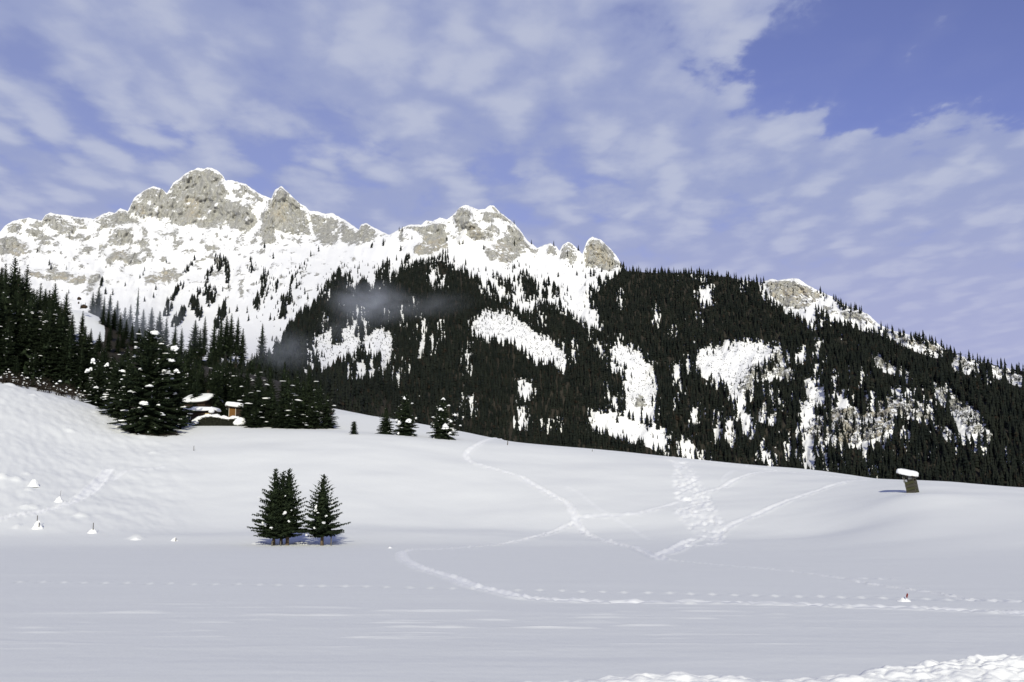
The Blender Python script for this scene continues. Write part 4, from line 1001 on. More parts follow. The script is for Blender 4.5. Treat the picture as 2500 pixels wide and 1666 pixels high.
SV = [Spruce(101, 24, 5.0, 22, .12, .42, whorl=.60, dens=1.0, taper=.82), Spruce(102, 26, 4.6, 12, .12, .4, whorl=.64, dens=1.0, taper=.78), Spruce(103, 22, 5.3, 30, .12, .5, whorl=.58, dens=1.0, taper=.85), Spruce(104, 25, 4.2, 8, .12, .35, whorl=.62, dens=.95, taper=.75)]
print('wood spruce tris', [s.n for s in SV])
k_ = 0
WOODS = [
 (-60, 640, 262), (-15, 640, 257), (8, 624, 262), (40, 645, 268), (22, 700, 250), (76, 688, 275), (112, 688, 285), (95, 750, 262), (142, 712, 290), (128, 775, 270),
 (55, 765, 250), (160, 765, 280), (2, 775, 240), (185, 757, 292), (160, 835, 258), (208, 800, 296), (230, 808, 292), (252, 800, 300), (240, 845, 280), (276, 812, 305),
 (300, 835, 300), (120, 850, 246), (72, 850, 242), (30, 865, 236), (200, 865, 256), (285, 880, 262), (95, 905, 236), (145, 915, 236), (215, 905, 244), (55, 915, 236)]
G_W = 'spruces of the dark wood behind the left slope'
WL = {2: 'tallest spruce at the very left edge of the photo, tip highest of the wood', 3: 'broad spruce second from the left edge, its tip against the snowy mountain', 5: 'spruce right of the highest two tips in the left wood',
      6: 'spruce whose tip stands midway along the stepped top of the left wood', 8: 'last tall spruce of the left wood before the open snow patch', 13: 'spruce standing in front of the open snow patch in the left wood', 11: 'spruce at the left border of the open snow patch'}
for i, (u, vt, D) in enumerate(WOODS):
    loc, H = by_top(u, vt, D)
    put_spruce(SV[i % 4], loc, H, WL.get(i) or ('short spruce in the front rank of the left wood just behind the brown bushes' if D < 250 else 'dark snow-speckled spruce in the dense wood at the left edge'), None if i in WL else (G_W + (' front rank' if D < 250 else '')), wide=rnd.uniform(.8, 1.05) * (24 / max(H, 10)) ** .25, rz=rnd.uniform(0, 6.28))
ENV = [(-90, 640), (-15, 640), (8, 630), (45, 655), (60, 690), (112, 695), (140, 715), (158, 765), (185, 765), (215, 800), (260, 815), (330, 830), (450, 845), (600, 880), (760, 905), (830, 930)]
ex_, ey_ = [p[0] for p in ENV], [p[1] for p in ENV]
def fill_label(u, D):
    rank = 'front' if D < 262 else ('middle' if D < 300 else 'back')
    if u < 70: p = 'of the left wood, above the brown bushes at the photo edge'
    elif u < 150: p = 'of the left wood, under its stepped top'
    elif u < 250: p = 'of the left wood, below the open snow patch'
    elif u < 330: p = 'left of the big broad spruce'
    elif u < 560: p = 'of the wood directly behind the snow-roofed cabins'
    else: p = 'of the wood behind the row right of the shed'
    return 'dark spruce, %s rank %s' % (rank, p), 'spruces, %s rank %s' % (rank, p)
rf = random.Random(77)
fill = 0
for k in range(1500):
    if fill >= 110: break
    u = rf.uniform(-70, 330) if rf.random() < .58 else rf.uniform(330, 800); D = rf.uniform(238, 345)
    if 150 < u < 250 and D > 300: continue
    x, y, z = base_at(u, D, 900)
    H = rf.uniform(17, 26)
    w = (833 - 0)  # tip row of this tree
    th = math.atan((z + H) / y) - PITCH; vt = 833 - FPX * math.tan(th)
    ev = np.interp(u, ex_, ey_)
    if vt < ev + 4:
        dv = ev + rf.uniform(6, 60); H = at(u, dv, D)[2] - z
        if H < 8: continue
    if D > 262 and 152 < u < 240 and H > 10: continue
    put_spruce(SV[k % 4], (x, y, z - .2), H, fill_label(u, D)[0], fill_label(u, D)[1], wide=rf.uniform(.85, 1.15) * (24 / max(H, 10)) ** .3, rz=rf.uniform(0, 6.28), snow=D < 300)
    fill += 1
print('fill', fill)
for i, (u, vt, D) in enumerate([(245, 742, 328), (258, 752, 330), (272, 750, 335), (288, 762, 330), (303, 775, 332), (318, 786, 325), (335, 798, 330), (352, 806, 335), (372, 815, 330), (395, 820, 330), (430, 835, 330), (265, 790, 315), (296, 800, 315), (326, 822, 318), (360, 830, 315)]):
    loc, H = by_top(u, vt, D, 900)
    put_spruce(SV[i % 4], loc, H, 'dark spruce on the shoulder right of the open snow patch in the left wood', 'spruces on the shoulder of the left wood', wide=rnd.uniform(1.0, 1.25), rz=i * 1.1, snow=False)
MISTY = [(222, 712, 640), (236, 700, 660), (250, 722, 640), (264, 716, 650), (282, 732, 640), (300, 748, 620), (314, 742, 640), (346, 752, 630), (366, 748, 640), (386, 757, 620), (402, 772, 600),
         (424, 792, 600), (440, 798, 610), (473, 779, 560), (497, 771, 565), (520, 780, 560), (537, 770, 565), (550, 768, 560), (562, 764, 555), (578, 772, 550), (590, 800, 560), (612, 860, 560), (638, 790, 640), (655, 850, 600),
         (330, 770, 600), (270, 770, 600), (240, 770, 600), (350, 800, 560), (390, 810, 560), (460, 830, 540), (510, 840, 530), (560, 850, 530), (630, 870, 560), (680, 830, 620), (700, 812, 640), (485, 800, 545), (530, 805, 545), (300, 800, 560)]
for i, (u, vt, D) in enumerate(MISTY):
    x, y, z, _ = mount_pt(np.array([float(u)]), np.array([vt + 98. + (i * 7 % 12)]))
    x, y, z = float(x[0]), float(y[0]), float(z[0])
    H = at(u, vt, y)[2] - z
    o = put_spruce(SV[(i + 1) % 4], (x, y, z - .4), H, 'grey-green spruce in the misty wood between the dark wood and the snow bowl', 'spruces of the misty wood', wide=rnd.uniform(.85, 1.15), rz=rnd.uniform(0, 6.28), snow=False)
# thin larch-like tree with bare tiers in the mist and the lone tree by the snow runout
S_thin = Spruce(140, 22, 2.7, 0, whorl=1.25, dens=.6)
def thin_at(u, vt, vb, label, rz):
    x, y, z, _ = mount_pt(np.array([float(u)]), np.array([float(vb)]))
    put_spruce(S_thin, (float(x[0]), float(y[0]), float(z[0]) - .4), at(u, vt, float(y[0]))[2] - float(z[0]), label, rz=rz)
thin_at(332, 698, 822, 'thin sparse spruce with open tiers rising out of the misty wood', 1)
thin_at(637, 786, 893, 'slender lone spruce standing against the snow runout below the bowl', 2)

# the garden trees round the houses
SM = [Spruce(111, 11, 2.7, 13, .06, .75, whorl=.40, dens=1.0), Spruce(112, 10, 2.9, 9, .06, .7, whorl=.38, dens=1.0), Spruce(113, 12, 2.4, 6, .06, .6, whorl=.42, dens=.95)]
print('garden spruce tris', [s.n for s in SM])
GARD = [(415, 815, 262), (445, 850, 255), (482, 868, 262), (515, 880, 268), (548, 880, 258), (575, 895, 262), (600, 905, 250), (430, 900, 246), (505, 915, 250), (625, 890, 262), (655, 895, 258), (690, 880, 262), (722, 905, 258), (752, 900, 262), (780, 925, 255),
        (600, 940, 214), (632, 918, 213), (662, 935, 212), (700, 905, 211), (738, 925, 211), (770, 930, 210), (798, 955, 211), (620, 985, 209), (680, 975, 209), (755, 975, 209), (715, 965, 209)]
for i, (u, vt, D) in enumerate(GARD):
    loc, H = by_top(u, vt, D)
    fr = D < 220
    put_spruce(SM[i % 3], loc, H, ('snow-patched spruce in the row along the hillock crest right of the cabin' if fr else 'dark spruce with white snow spots behind the snow-roofed cabins'),
               'spruces in the row beside the cabin' if fr else 'spruces behind the cabins', wide=(1.25 if fr else 1.0) * (11 / max(H, 5)) ** .35, rz=rnd.uniform(0, 6.28))
# individual snow clumps on the specimen trees
def hero(S, u, D, vtop, label, wide, rz, clumps=(), group=None, vb=1060, sink=.15):
    loc, H = by_top(u, vtop, D, vb)
    loc = (loc[0], loc[1], loc[2] + .15 - sink)
    o = put_spruce(S, loc, H, label, group, wide, rz)
    k = H / S.H
    for j, (cu, cv, wpx_, hpx) in enumerate(clumps):
        # a lump lying on the branches of the side we face
        x, y, z = at(cu, cv, D)
        rr = max(.4, (1 - (z - loc[2]) / H)) * S_rad[S] * k * wide * .98
        off = x - loc[0]
        yy = -math.sqrt(max(.05, rr * rr - off * off)) if abs(off) < rr else -.35
        V, F = pile(j * 7 + int(u), wpx_ * .44 * D / FPX, wpx_ * .36 * D / FPX, hpx * .52 * D / FPX)
        me = np_mesh('snow_clump', V, F, m_clump, True)
        c = link('snow_clump', me)
        c.parent = o
        zz = at(cu, cv, D + yy)[2]
        M = Matrix.Translation(Vector((at(cu, cv, D + yy)[0], D + yy, zz - .1)))
        base = Matrix.Translation(Vector(loc)) @ Matrix.Rotation(rz, 4, 'Z') @ Matrix.Diagonal((k * wide, k * wide, k, 1))
        c.matrix_parent_inverse = base.inverted()
        c.matrix_basis = M
    return o
S_rad = {}
def HS(seed, H, RR, *a, **k):
    s = Spruce(seed, H, RR, *a, **k); S_rad[s] = RR; return s
# big spruce in front of the cabins
hb = HS(201, 15.5, 5.0, 150, .10, .5, whorl=.42, dens=1.15, base=.03, dome=2.2)
hb2 = HS(202, 13, 4.3, 80, .10, .45, whorl=.42, dens=1.1, base=.03, dome=1.8)
x, y, z = hit(372, 1056)
D_big = y
print('big spruce at', x, y, z)
hero(hb, 356, D_big, 800, 'big broad spruce with snow-dotted branches in front of the cabins, its top capped white', 1.0, .4,
     [(378, 812, 34, 16), (322, 955, 26, 10), (350, 985, 30, 18), (405, 908, 40, 14), (332, 868, 20, 9), (418, 880, 22, 10), (395, 1010, 18, 10), (345, 900, 16, 8), (365, 942, 30, 9), (300, 905, 20, 8), (425, 850, 26, 20), (430, 905, 20, 12)])
hero(hb2, 408, D_big + 7, 838, 'dense spruce leaning out at the right side of the big broad spruce', .9, 1.4, [(418, 925, 20, 9), (428, 960, 16, 8)])
hero(hb2, 290, D_big + 12, 862, 'broad dark spruce at the left shoulder of the big broad spruce', 1.0, 2.2, [(258, 970, 28, 12), (228, 880, 16, 18), (262, 890, 16, 12), (235, 945, 18, 7)])
hero(hb2, 232, 226, 880, 'low wide spruce with snowy boughs behind the crest of the left slope', 1.0, 3.9, [(215, 905, 20, 16), (222, 900, 12, 12), (195, 965, 26, 12)])
# the pair in the middle and their companions
h1 = HS(211, 9.5, 2.9, 22, .06, .18, whorl=.30, dens=.95, base=.15, wild=.32, dome=1.08, droop=.16, rise=.06)
h2 = HS(212, 9, 2.6, 16, .06, .18, whorl=.30, dens=.95, base=.16, wild=.32, dome=1.08, droop=.16, rise=.06)
h3 = HS(213, 9, 2.9, 12, .06, .18, whorl=.30, dens=.95, base=.17, wild=.34, dome=1.0, droop=.14, rise=.08)
def base_on(u, v): return hit(u, v)
D_pair = hit(700, 1332)[1]
print('pair at', D_pair)
G_P = None
hero(h1, 668, D_pair, 1141, 'leftmost thin-tipped spruce of the merged front clump, with a white lump at its left foot', .95, .3, [(646, 1277, 16, 22), (662, 1287, 14, 7)], vb=1330)
hero(h2, 686, D_pair + 1.2, 1146, 'spruce in the middle of the front clump, snow lump between its tips', .95, 1.7, [(677, 1181, 16, 14), (693, 1230, 8, 9), (687, 1290, 10, 4), (682, 1274, 7, 4)], vb=1330)
hero(h2, 701, D_pair + .2, 1140, 'tall spruce at the right of the front clump with a square snow lump', 1.05, 2.9, [(696, 1251, 13, 12), (705, 1271, 10, 7), (697, 1209, 6, 4), (712, 1244, 6, 4)], vb=1330)
hero(h3, 786, D_pair - .4, 1155, 'single spruce standing alone to the right of the front clump on a bare trunk', 1.05, .9, [(772, 1239, 9, 22), (762, 1250, 10, 6), (776, 1250, 8, 4), (797, 1258, 10, 7), (790, 1274, 12, 6), (767, 1287, 9, 7), (811, 1226, 5, 6), (748, 1304, 7, 7)], vb=1332)
# young spruces along the crest
y1 = HS(221, 8.0, 3.1, 40, .08, .3, whorl=.33, dens=1.1, taper=.72, base=.02)
y2 = HS(222, 8.5, 2.9, 46, .08, .3, whorl=.33, dens=1.1, taper=.7, base=.02)
y3 = HS(223, 7.5, 2.8, 46, .08, .3, whorl=.32, dens=1.1, taper=.75, base=.02)
hero(y1, 942, 203, 993, 'left low bushy spruce of the leaning pair on the crest', .95, .2, [(975, 1030, 14, 10), (968, 1025, 10, 6)], vb=1062)
hero(y2, 990, 204, 957, 'taller snow-tipped spruce of the leaning pair on the crest', .95, 1.4, [(999, 1026, 18, 12), (1016, 1020, 8, 6), (987, 972, 9, 12), (973, 1057, 8, 7), (1006, 984, 10, 4)], vb=1064)
hero(y3, 1080, 203, 969, 'heavily snow-laden young spruce standing alone on the crest', 1.0, 2.4,
     [(1076, 999, 18, 9), (1087, 1041, 24, 16), (1099, 1028, 16, 10), (1056, 1033, 12, 9), (1058, 1018, 16, 5), (1110, 1012, 13, 6), (1107, 1049, 13, 8), (1099, 1057, 13, 7), (1124, 1038, 9, 5), (1082, 973, 12, 7), (1096, 989, 12, 4)], vb=1068)
tiny = HS(224, 3.0, 1.0, 0, whorl=.2, dens=1.0, taper=.6, base=.02)
loc, H = by_top(864, 1027, 196, 1056)
put_spruce(tiny, loc, H, 'tiny round-bodied spruce sapling on the open snow left of the leaning pair', wide=1.15)

# litter under the big spruce, shade put into its dark colour
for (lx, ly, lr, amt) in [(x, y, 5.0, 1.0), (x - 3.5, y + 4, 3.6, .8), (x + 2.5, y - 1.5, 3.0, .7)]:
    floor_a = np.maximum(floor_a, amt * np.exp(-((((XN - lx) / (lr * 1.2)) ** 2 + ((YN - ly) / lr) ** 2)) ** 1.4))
# woodland floor of the left wood, painted dark with the trees' shade
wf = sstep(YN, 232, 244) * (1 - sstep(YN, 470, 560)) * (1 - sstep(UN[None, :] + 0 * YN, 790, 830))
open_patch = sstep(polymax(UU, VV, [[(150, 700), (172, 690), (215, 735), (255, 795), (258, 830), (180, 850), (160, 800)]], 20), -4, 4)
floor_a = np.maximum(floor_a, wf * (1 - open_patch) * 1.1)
make_ground()

exec_later = []
# ------------------------------------------------------------------ small things
def boxm(name, sx_, sy_, sz_, mat, bev=0.0, origin=(0, 0, 0)):
    bm = bmesh.new(); bmesh.ops.create_cube(bm, size=1)
    for v in bm.verts: v.co = Vector((v.co.x * sx_ + origin[0], v.co.y * sy_ + origin[1], v.co.z * sz_ + origin[2]))
    if bev: bmesh.ops.bevel(bm, geom=bm.edges[:], offset=bev, segments=1, affect='EDGES')
    me = bpy.data.meshes.new(name); bm.to_mesh(me); bm.free(); me.materials.append(mat); return me
def wood_mat(name, a, b, sc=6):
    m = new_mat(name, a, .8, .15); q = NB(m)
    c = q.mix(q.ramp(q.noise(sc, 5, .65, (1, 1, .12)), .3, .7), a, b)
    q.color(c); q.bump(q.noise(sc * 2, 4, .6, (1, 1, .1)), .4, .01); return m
def plank_mat(name, a, b, sc=6):
    m = new_mat(name, a, .8, .15); q = NB(m)
    q.color(q.mix(q.ramp(q.noise(sc, 5, .65, (.12, 1, 1)), .3, .7), a, b)); q.bump(q.noise(sc * 2, 4, .6, (.1, 1, 1)), .4, .01); return m
m_board = plank_mat('weathered_board', (.030, .028, .021), (.065, .06, .046))
m_board2 = plank_mat('mossy_board', (.030, .031, .018), (.062, .062, .030))
m_pale = plank_mat('grey_pale_board', (.10, .10, .095), (.18, .18, .17))
m_post = wood_mat('grey_post', (.06, .055, .05), (.14, .13, .11))
m_dark = wood_mat('dark_timber', (.02, .013, .009), (.05, .032, .02))
m_orange = wood_mat('orange_timber', (.13, .06, .016), (.19, .095, .028))
m_yellow = wood_mat('pale_yellow_timber', (.40, .29, .13), (.52, .40, .2))
m_red = wood_mat('red_brown_paint', (.10, .012, .008), (.20, .022, .014))
m_white = new_mat('pale_trim', (.55, .5, .42), .6)
def snow_slab(name, sx_, sy_, sz_, seed, nx=36, ny=20, droop=.12):
    """a thick rounded snow blanket, flat underside"""
    bm = bmesh.new(); bmesh.ops.create_cube(bm, size=1)
    bmesh.ops.subdivide_edges(bm, edges=bm.edges[:], cuts=9, use_grid_fill=True)
    V = np.array([v.co[:] for v in bm.verts]) * 2
    # round the box
    r = np.abs(V).max(1, keepdims=True)
    p = 4.0
    nn = (np.abs(V) ** p).sum(1, keepdims=True) ** (1 / p)
    V = V / nn * r
    n = fbm(V[:, 0] * sx_ * 1.2 + seed, V[:, 1] * sy_ * 1.2 + V[:, 2], 3, seed)
    V = V * (1 + .06 * n[:, None])
    V = V * (sx_ / 2, sy_ / 2, sz_ / 2)
    edge = np.clip(np.maximum(np.abs(V[:, 0]) / (sx_ / 2), np.abs(V[:, 1]) / (sy_ / 2)), 0, 1.2)
    V[:, 2] -= droop * sstep(edge, .75, 1.05)
    V[:, 2] += .04 * n * sz_
    for v, c in zip(bm.verts, V): v.co = c
    for f in bm.faces: f.smooth = True
    me = bpy.data.meshes.new(name); bm.to_mesh(me); bm.free(); me.materials.append(m_clump); return me

def make_hide():
    x, y, z = hit(2229, 1203)
    print('hide at', x, y, z)
    s = y / FPX                                      # metres per photo pixel there
    root = link('raised_hide', None, loc=(x, y, z), rot=(0, R(-9), R(-40)), label='small leaning wooden hunting hide under a thick tilted snow cap on the snowy hill', category='hunting hide')
    W, Dp = 20.5 * s, 19 * s
    HB = 29 * s; HT = 42 * s
    # four posts
    for px_, py_ in ((-1, -1), (1, -1), (1, 1), (-1, 1)):
        o = link('post', boxm('post', .09, .09, HT + .5, m_post, .008), root, loc=(px_ * (W / 2), py_ * (Dp / 2), HT / 2 - .25))
    nb = 4
    for k in range(nb):                              # boards of the front and the two sides
        hz = HB / nb
        me = boxm('board', W + .12, .035, hz - .03, m_board if k % 2 == 0 else m_board2, .006)
        link('board', me, root, loc=(rnd.uniform(-.02, .02), -Dp / 2 - .065, hz * (k + .5) - .08), rot=(0, R(rnd.uniform(-2.5, 2.5)), 0))
        link('board', boxm('board', .035, Dp - .02, hz - .03, m_board2 if k == 0 else m_board, .006), root, loc=(W / 2 + .065, 0, hz * (k + .5) - .08), rot=(R(rnd.uniform(-1, 1)), 0, 0))
        link('board', boxm('board', .035, Dp - .02, hz - .03, m_board, .006), root, loc=(-W / 2 - .065, 0, hz * (k + .5) - .08))
        link('board', boxm('board', W + .12, .035, hz - .03, m_board, .006), root, loc=(0, Dp / 2 + .065, hz * (k + .5) - .08))
    link('sill', boxm('sill', W + .22, .09, .07, m_board, .01), root, loc=(0, -Dp / 2 - .09, HB + .0))
    # upper closing boards right of the window opening
    link('window_board', boxm('window_board', W * .46, .035, HT - HB - .14, m_pale, .006), root, loc=(W * .20, -Dp / 2 - .062, (HT + HB) / 2 + .04))
    link('window_board', boxm('window_board', .03, Dp * .9, HT - HB - .12, m_board, .006), root, loc=(W / 2 + .062, 0, (HT + HB) / 2 + .02))
    link('window_board', boxm('window_board', W * .10, .03, (HT - HB) * .5, m_pale, .006), root, loc=(-W * .17, Dp / 2 + .06, (HT + HB) / 2 + .08))
    link('back_panel', boxm('back_panel', W, .03, HT - HB + .5, m_dark, .004), root, loc=(W * .05, Dp / 2 - .0, (HT + HB) / 2 - .1))
    # outer pole carrying the roof at the left
    link('pole', boxm('pole', .055, .055, 16 * s, m_pale, .008), root, loc=(-W / 2 - .12, -Dp / 2 - .12, HT - 8 * s - .02), rot=(0, R(-3), 0))
    link('floor_board', boxm('floor_board', W - .1, Dp - .1, .05, m_board), root, loc=(0, 0, .1))
    roof = link('roof', boxm('roof', 44 * s, 36 * s, .06, m_dark, .01), root, loc=(-3 * s, -.0, HT + .04), rot=(0, R(20), 0))
    cap = link('snow_cap', snow_slab('snow_cap', 47 * s, 40 * s, 14 * s, 5, droop=.12), root, loc=(-2.6 * s, -.03, HT + .04 + 6.3 * s), rot=(0, R(22), 0))
    # snow drift at its foot
    return root
make_hide()

def snow_cone(u, v, wpx_, hpx, label, seed, group=None, D=None):
    x, y, z = hit(u, v) if D is None else base_at(u, D, v)
    s = y / FPX; rw = wpx_ * s / 2 * .88; h = hpx * s * .85
    n = 28; rings = 9; V = []; F = []
    for i in range(rings):
        t = i / (rings - 1.)
        for k in range(n):
            a = 6.2832 * k / n
            rr = rw * (t ** .9) * 1.25
            px_, py_ = rr * math.cos(a), rr * math.sin(a) * .9
            hh = h * .84 * (.3 * (1 - t) + .7 * (1 - t * t) ** 1.7) - .08 * t
            V.append((px_, py_, hh))
    V = np.array(V)
    nz = fbm(V[:, 0] * 3 / max(rw, .3) + seed, V[:, 1] * 3 / max(rw, .3), 3, seed)
    V[:, 0] *= 1 + .35 * nz; V[:, 2] *= 1 + .3 * nz
    for i in range(rings - 1):
        for k in range(n): F.append((i * n + k, i * n + (k + 1) % n, (i + 1) * n + (k + 1) % n, (i + 1) * n + k))
    me = np_mesh('snow_mound', V, np.array(F)[:, ::-1], m_clump, True)
    o = link('snow_mound', me, loc=(x, y, z - .03), label=label, category='snow mound')
    if group: o['group'] = group
    return x, y, z, s
def post(u, vt, vb, wpx_, label, lean=0, D=None, mat=None, cat='fence post'):
    x, y, z = hit(u, vb) if D is None else base_at(u, D, vb)
    s = y / FPX; h = (vb - vt) * s + .35
    me = boxm('fence_post', wpx_ * s, wpx_ * s, h, mat or m_post, wpx_ * s * .12, (0, 0, h / 2 - .35))
    bm = bmesh.new(); bm.from_mesh(me)
    for v_ in bm.verts:
        if v_.co.z > h * .4: v_.co.x *= .82; v_.co.y *= .82; v_.co.z += v_.co.x * .4
    bm.to_mesh(me); bm.free()
    return link('fence_post', me, loc=(x, y, z), rot=(0, R(lean), .3), label=label, category=cat)
snow_cone(92, 1291, 27, 27, 'steep white snow heap banked round the two posts at the left', 3)
post(90, 1256, 1285, 2.2, 'tall thin post poking from the top of the steep snow heap at the left', D=hit(92, 1290)[1] + .15)
post(95, 1271, 1287, 2.4, 'short post stuck in the right face of the steep snow heap at the left', D=hit(92, 1290)[1] - .55)
snow_cone(226, 1302, 26, 17, 'white snow heap round the single tall post above the flat field', 5)
post(227, 1272, 1297, 2.2, 'single tall post in the snow heap left of the two low mounds', D=hit(226, 1302)[1] - .15)
snow_cone(426, 1321, 22, 12, 'small pointed snow mound with a stub of post, left of the front spruces', 7)
post(429, 1311, 1319, 2.0, 'stub of post in the small pointed snow mound left of the front spruces', D=hit(426, 1321)[1] - .35)
snow_cone(144, 1226, 24, 19, 'snow-covered bush heap with a bare twig, beside the left track', 11)
post(147, 1198, 1212, .7, 'bare twig rising from the snow-covered heap beside the left track', 4, mat=m_twig, cat='twig')
snow_cone(82, 1188, 30, 26, 'large white snow lump with a dark hollow on the left slope', 13)
def dark_stone():
    x, y, z = hit(88, 1187); s = y / FPX
    V, F = clump(5, 5 * s, 3 * s, 4.5 * s, ICO2, .3)
    V[:, 2] = V[:, 2] * 1.2
    link('stone', np_mesh('stone', V, F, m_dark, True), loc=(x, y - .75, z + .02), rot=(0, R(25), 0), label='dark stone showing at the foot of the large snow lump on the left slope', category='stone')
dark_stone()
snow_cone(332, 1318, 34, 9, 'low rounded snow mound without a post above the flat field', 17)
snow_cone(952, 1339, 17, 6, 'tiny snow mound at the edge of the field right of the front spruces', 19)
post(473, 1089, 1101, 1.6, 'thin post standing alone on the slope below the cabins')
post(1239, 1077, 1087, 2.2, 'short dark leaning post on the crest right of the ski track', 5)
post(1446, 1098, 1103, 1.3, 'very small stub of post just under the crest in the middle')
post(808, 1312, 1334, 3.0, 'short weathered post to the right of the single front spruce', D=D_pair - .6)
post(664, 1318, 1330, 4.0, 'stout grey fence post under the leftmost front spruce', D=D_pair - .8)
post(685, 1318, 1330, 2.6, 'thin fence post between the trunks of the front clump', D=D_pair - .7)
# heaps of snow under the front trees
snow_cone(636, 1331, 60, 8, 'low bright snow heap left of the front clump of spruces', 23, D=D_pair + 2.5)
snow_cone(735, 1331, 58, 9, 'low bright snow heap between the front clump and the single spruce', 29, D=D_pair + 2.2)
snow_cone(818, 1330, 30, 10, 'low bright snow heap right of the single front spruce', 31, D=D_pair + 2.2)
# red marker
def marker():
    x, y, z, s = snow_cone(2207, 1469, 46, 17, 'smooth white snow mound with the red marker on the flat field', 37)
    V = [];
    for yy in (-.5, .5):
        for px_, pz in ((-2.6, 5), (-1.6, 9.5), (.6, 13.2), (2.6, 10.5), (1.6, 5.5), (-.8, 0)):
            V.append((px_ * s, yy * .8 * s, pz * s))
    n = 6
    F = [tuple(range(n))[::-1], tuple(range(n, 2 * n))] + [(i, (i + 1) % n, n + (i + 1) % n, n + i) for i in range(n)]
    me = bpy.data.meshes.new('marker_stake'); me.from_pydata(V, [], F); me.materials.append(m_red)
    X, Y, Z = at(2215, 1462, y - .28)
    link('marker_stake', me, loc=(X, Y, Z), label='dark red pointed marker board stuck in the snow mound on the flat field', category='marker')
marker()

# ---- cabins
def place_cabin(u, D, vref=1040):
    return base_at(u, D, vref)
def make_house():
    D = 226.0; s = D / FPX
    x0, _, _ = at(425, 1010, D); x1, _, _ = at(516, 1010, D)
    zb = at(480, 1030, D)[2] - .6; zr = at(480, 1003, D)[2]
    W = x1 - x0; cx_ = (x0 + x1) / 2; Hh = zr - zb
    root = link('cabin', None, loc=(cx_, D, zb), rot=(0, 0, R(4)), label='long low dark cabin under a thick snow roof right of the big broad spruce', category='cabin')
    link('wall', boxm('wall', W, 5.0, Hh, m_dark, 0, (0, 2.5, Hh / 2)), root)
    nb = 7
    for k in range(nb):
        link('board', boxm('board', W + .02, .03, Hh / nb - .03, m_dark, 0), root, loc=(0, -.02, Hh * (k + .5) / nb))
    link('wall_panel', boxm('wall_panel', 1.15, .05, Hh * .8, m_yellow, .01), root, loc=(W / 2 - .75, -.07, Hh * .42))
    w = link('window', boxm('window', .9, .05, .7, m_white, .01), root, loc=(-W * .1, -.06, Hh * .5))
    link('pane', boxm('pane', .74, .02, .54, m_pane), w, loc=(0, -.03, 0))
    link('roof', boxm('roof', W + 1.5, 6.6, .16, m_dark), root, loc=(.1, 2.5, Hh + .08), rot=(R(2), 0, 0))
    link('roof_snow', snow_slab('roof_snow', W + 1.8, 7.0, .95, 3, droop=.2), root, loc=(.25, 2.3, Hh + .5), rot=(R(3), 0, 0))
    link('snow_overhang', np_mesh('snow_overhang', *clump(8, .58, .6, 1.0, ICO3, .2), m_clump, True), root, loc=(W / 2 + .1, -.9, Hh - .25))
    # upper roof of the main house behind
    D2 = 240.0
    x0, _, _ = at(437, 980, D2); x1, _, _ = at(512, 980, D2)
    zb2 = at(480, 1030, D2)[2] - 1; zr2 = at(480, 984, D2)[2]
    root2 = link('house', None, loc=((x0 + x1) / 2, D2, zb2), rot=(0, 0, R(-20)), label='dark house behind the low cabin with a humped snow roof', category='house')
    W2 = (x1 - x0) * .8; H2 = zr2 - zb2
    V = [(-W2 / 2, 0, 0), (W2 / 2, 0, 0), (W2 / 2, 6, 0), (-W2 / 2, 6, 0), (-W2 / 2, 0, H2), (W2 / 2, 0, H2), (W2 / 2, 6, H2), (-W2 / 2, 6, H2), (-W2 / 2, 3, H2 + 1.6), (W2 / 2, 3, H2 + 1.6)]
    F = [(0, 1, 5, 4), (1, 2, 6, 9, 5), (2, 3, 7, 6), (3, 0, 4, 8, 7), (4, 5, 9, 8), (6, 7, 8, 9)]
    me = bpy.data.meshes.new('wall'); me.from_pydata(V, [], F); me.materials.append(m_dark)
    link('wall', me, root2)
    for sg in (-1, 1):
        link('roof', boxm('roof', W2 + 1.2, 4.0, .14, m_dark), root2, loc=(0, 3 + sg * 1.8, H2 + .95), rot=(R(-28 * sg), 0, 0))
        link('roof_snow', snow_slab('roof_snow', W2 + 1.4, 4.2, .85, 9 + sg, droop=.1), root2, loc=(0, 3 + sg * 1.85, H2 + 1.25), rot=(R(-26 * sg), 0, 0))
    link('chimney', boxm('chimney', .6, .6, 1.6, m_dark, .02), root2, loc=(W2 * .2, 3.6, H2 + 2.3))
    # little orange shed
    D3 = 221.0
    xc, _, _ = at(567, 1010, D3); zb3 = at(567, 1026, D3)[2] - .5; zr3 = at(567, 996, D3)[2]
    root3 = link('shed', None, loc=(xc, D3, zb3), rot=(0, 0, R(8)), label='small orange wooden shed with a snow cap behind the snowy hedge', category='shed')
    H3 = zr3 - zb3; s3 = D3 / FPX; W3 = 15 * s3
    link('wall', boxm('wall', W3 + 1.2, 1.8, H3, m_dark, 0, (.6, .95, H3 / 2)), root3)
    for k in range(4):
        link('board', boxm('board', W3 / 4 - .02, .04, H3 * .96, m_orange, .004), root3, loc=(-W3 / 2 + W3 / 4 * (k + .5), -.0, H3 * .48))
    for sg in (-1, 1):
        link('corner_post', boxm('corner_post', .09, .09, H3, m_white, .008), root3, loc=(sg * (W3 / 2 + .03), -.05, H3 / 2))
    link('roof', boxm('roof', 42 * s3, 3.0, .10, m_dark, .01), root3, loc=(.4, .9, H3 + .06), rot=(0, R(5), 0))
    link('snow_cap', snow_slab('snow_cap', 46 * s3, 3.3, 13 * s3, 15, droop=.12), root3, loc=(.4, .9, H3 + .12 + 6 * s3), rot=(0, R(6), 0))
m_pane = new_mat('window_pane', (.02, .025, .03), .1, .5)
make_house()
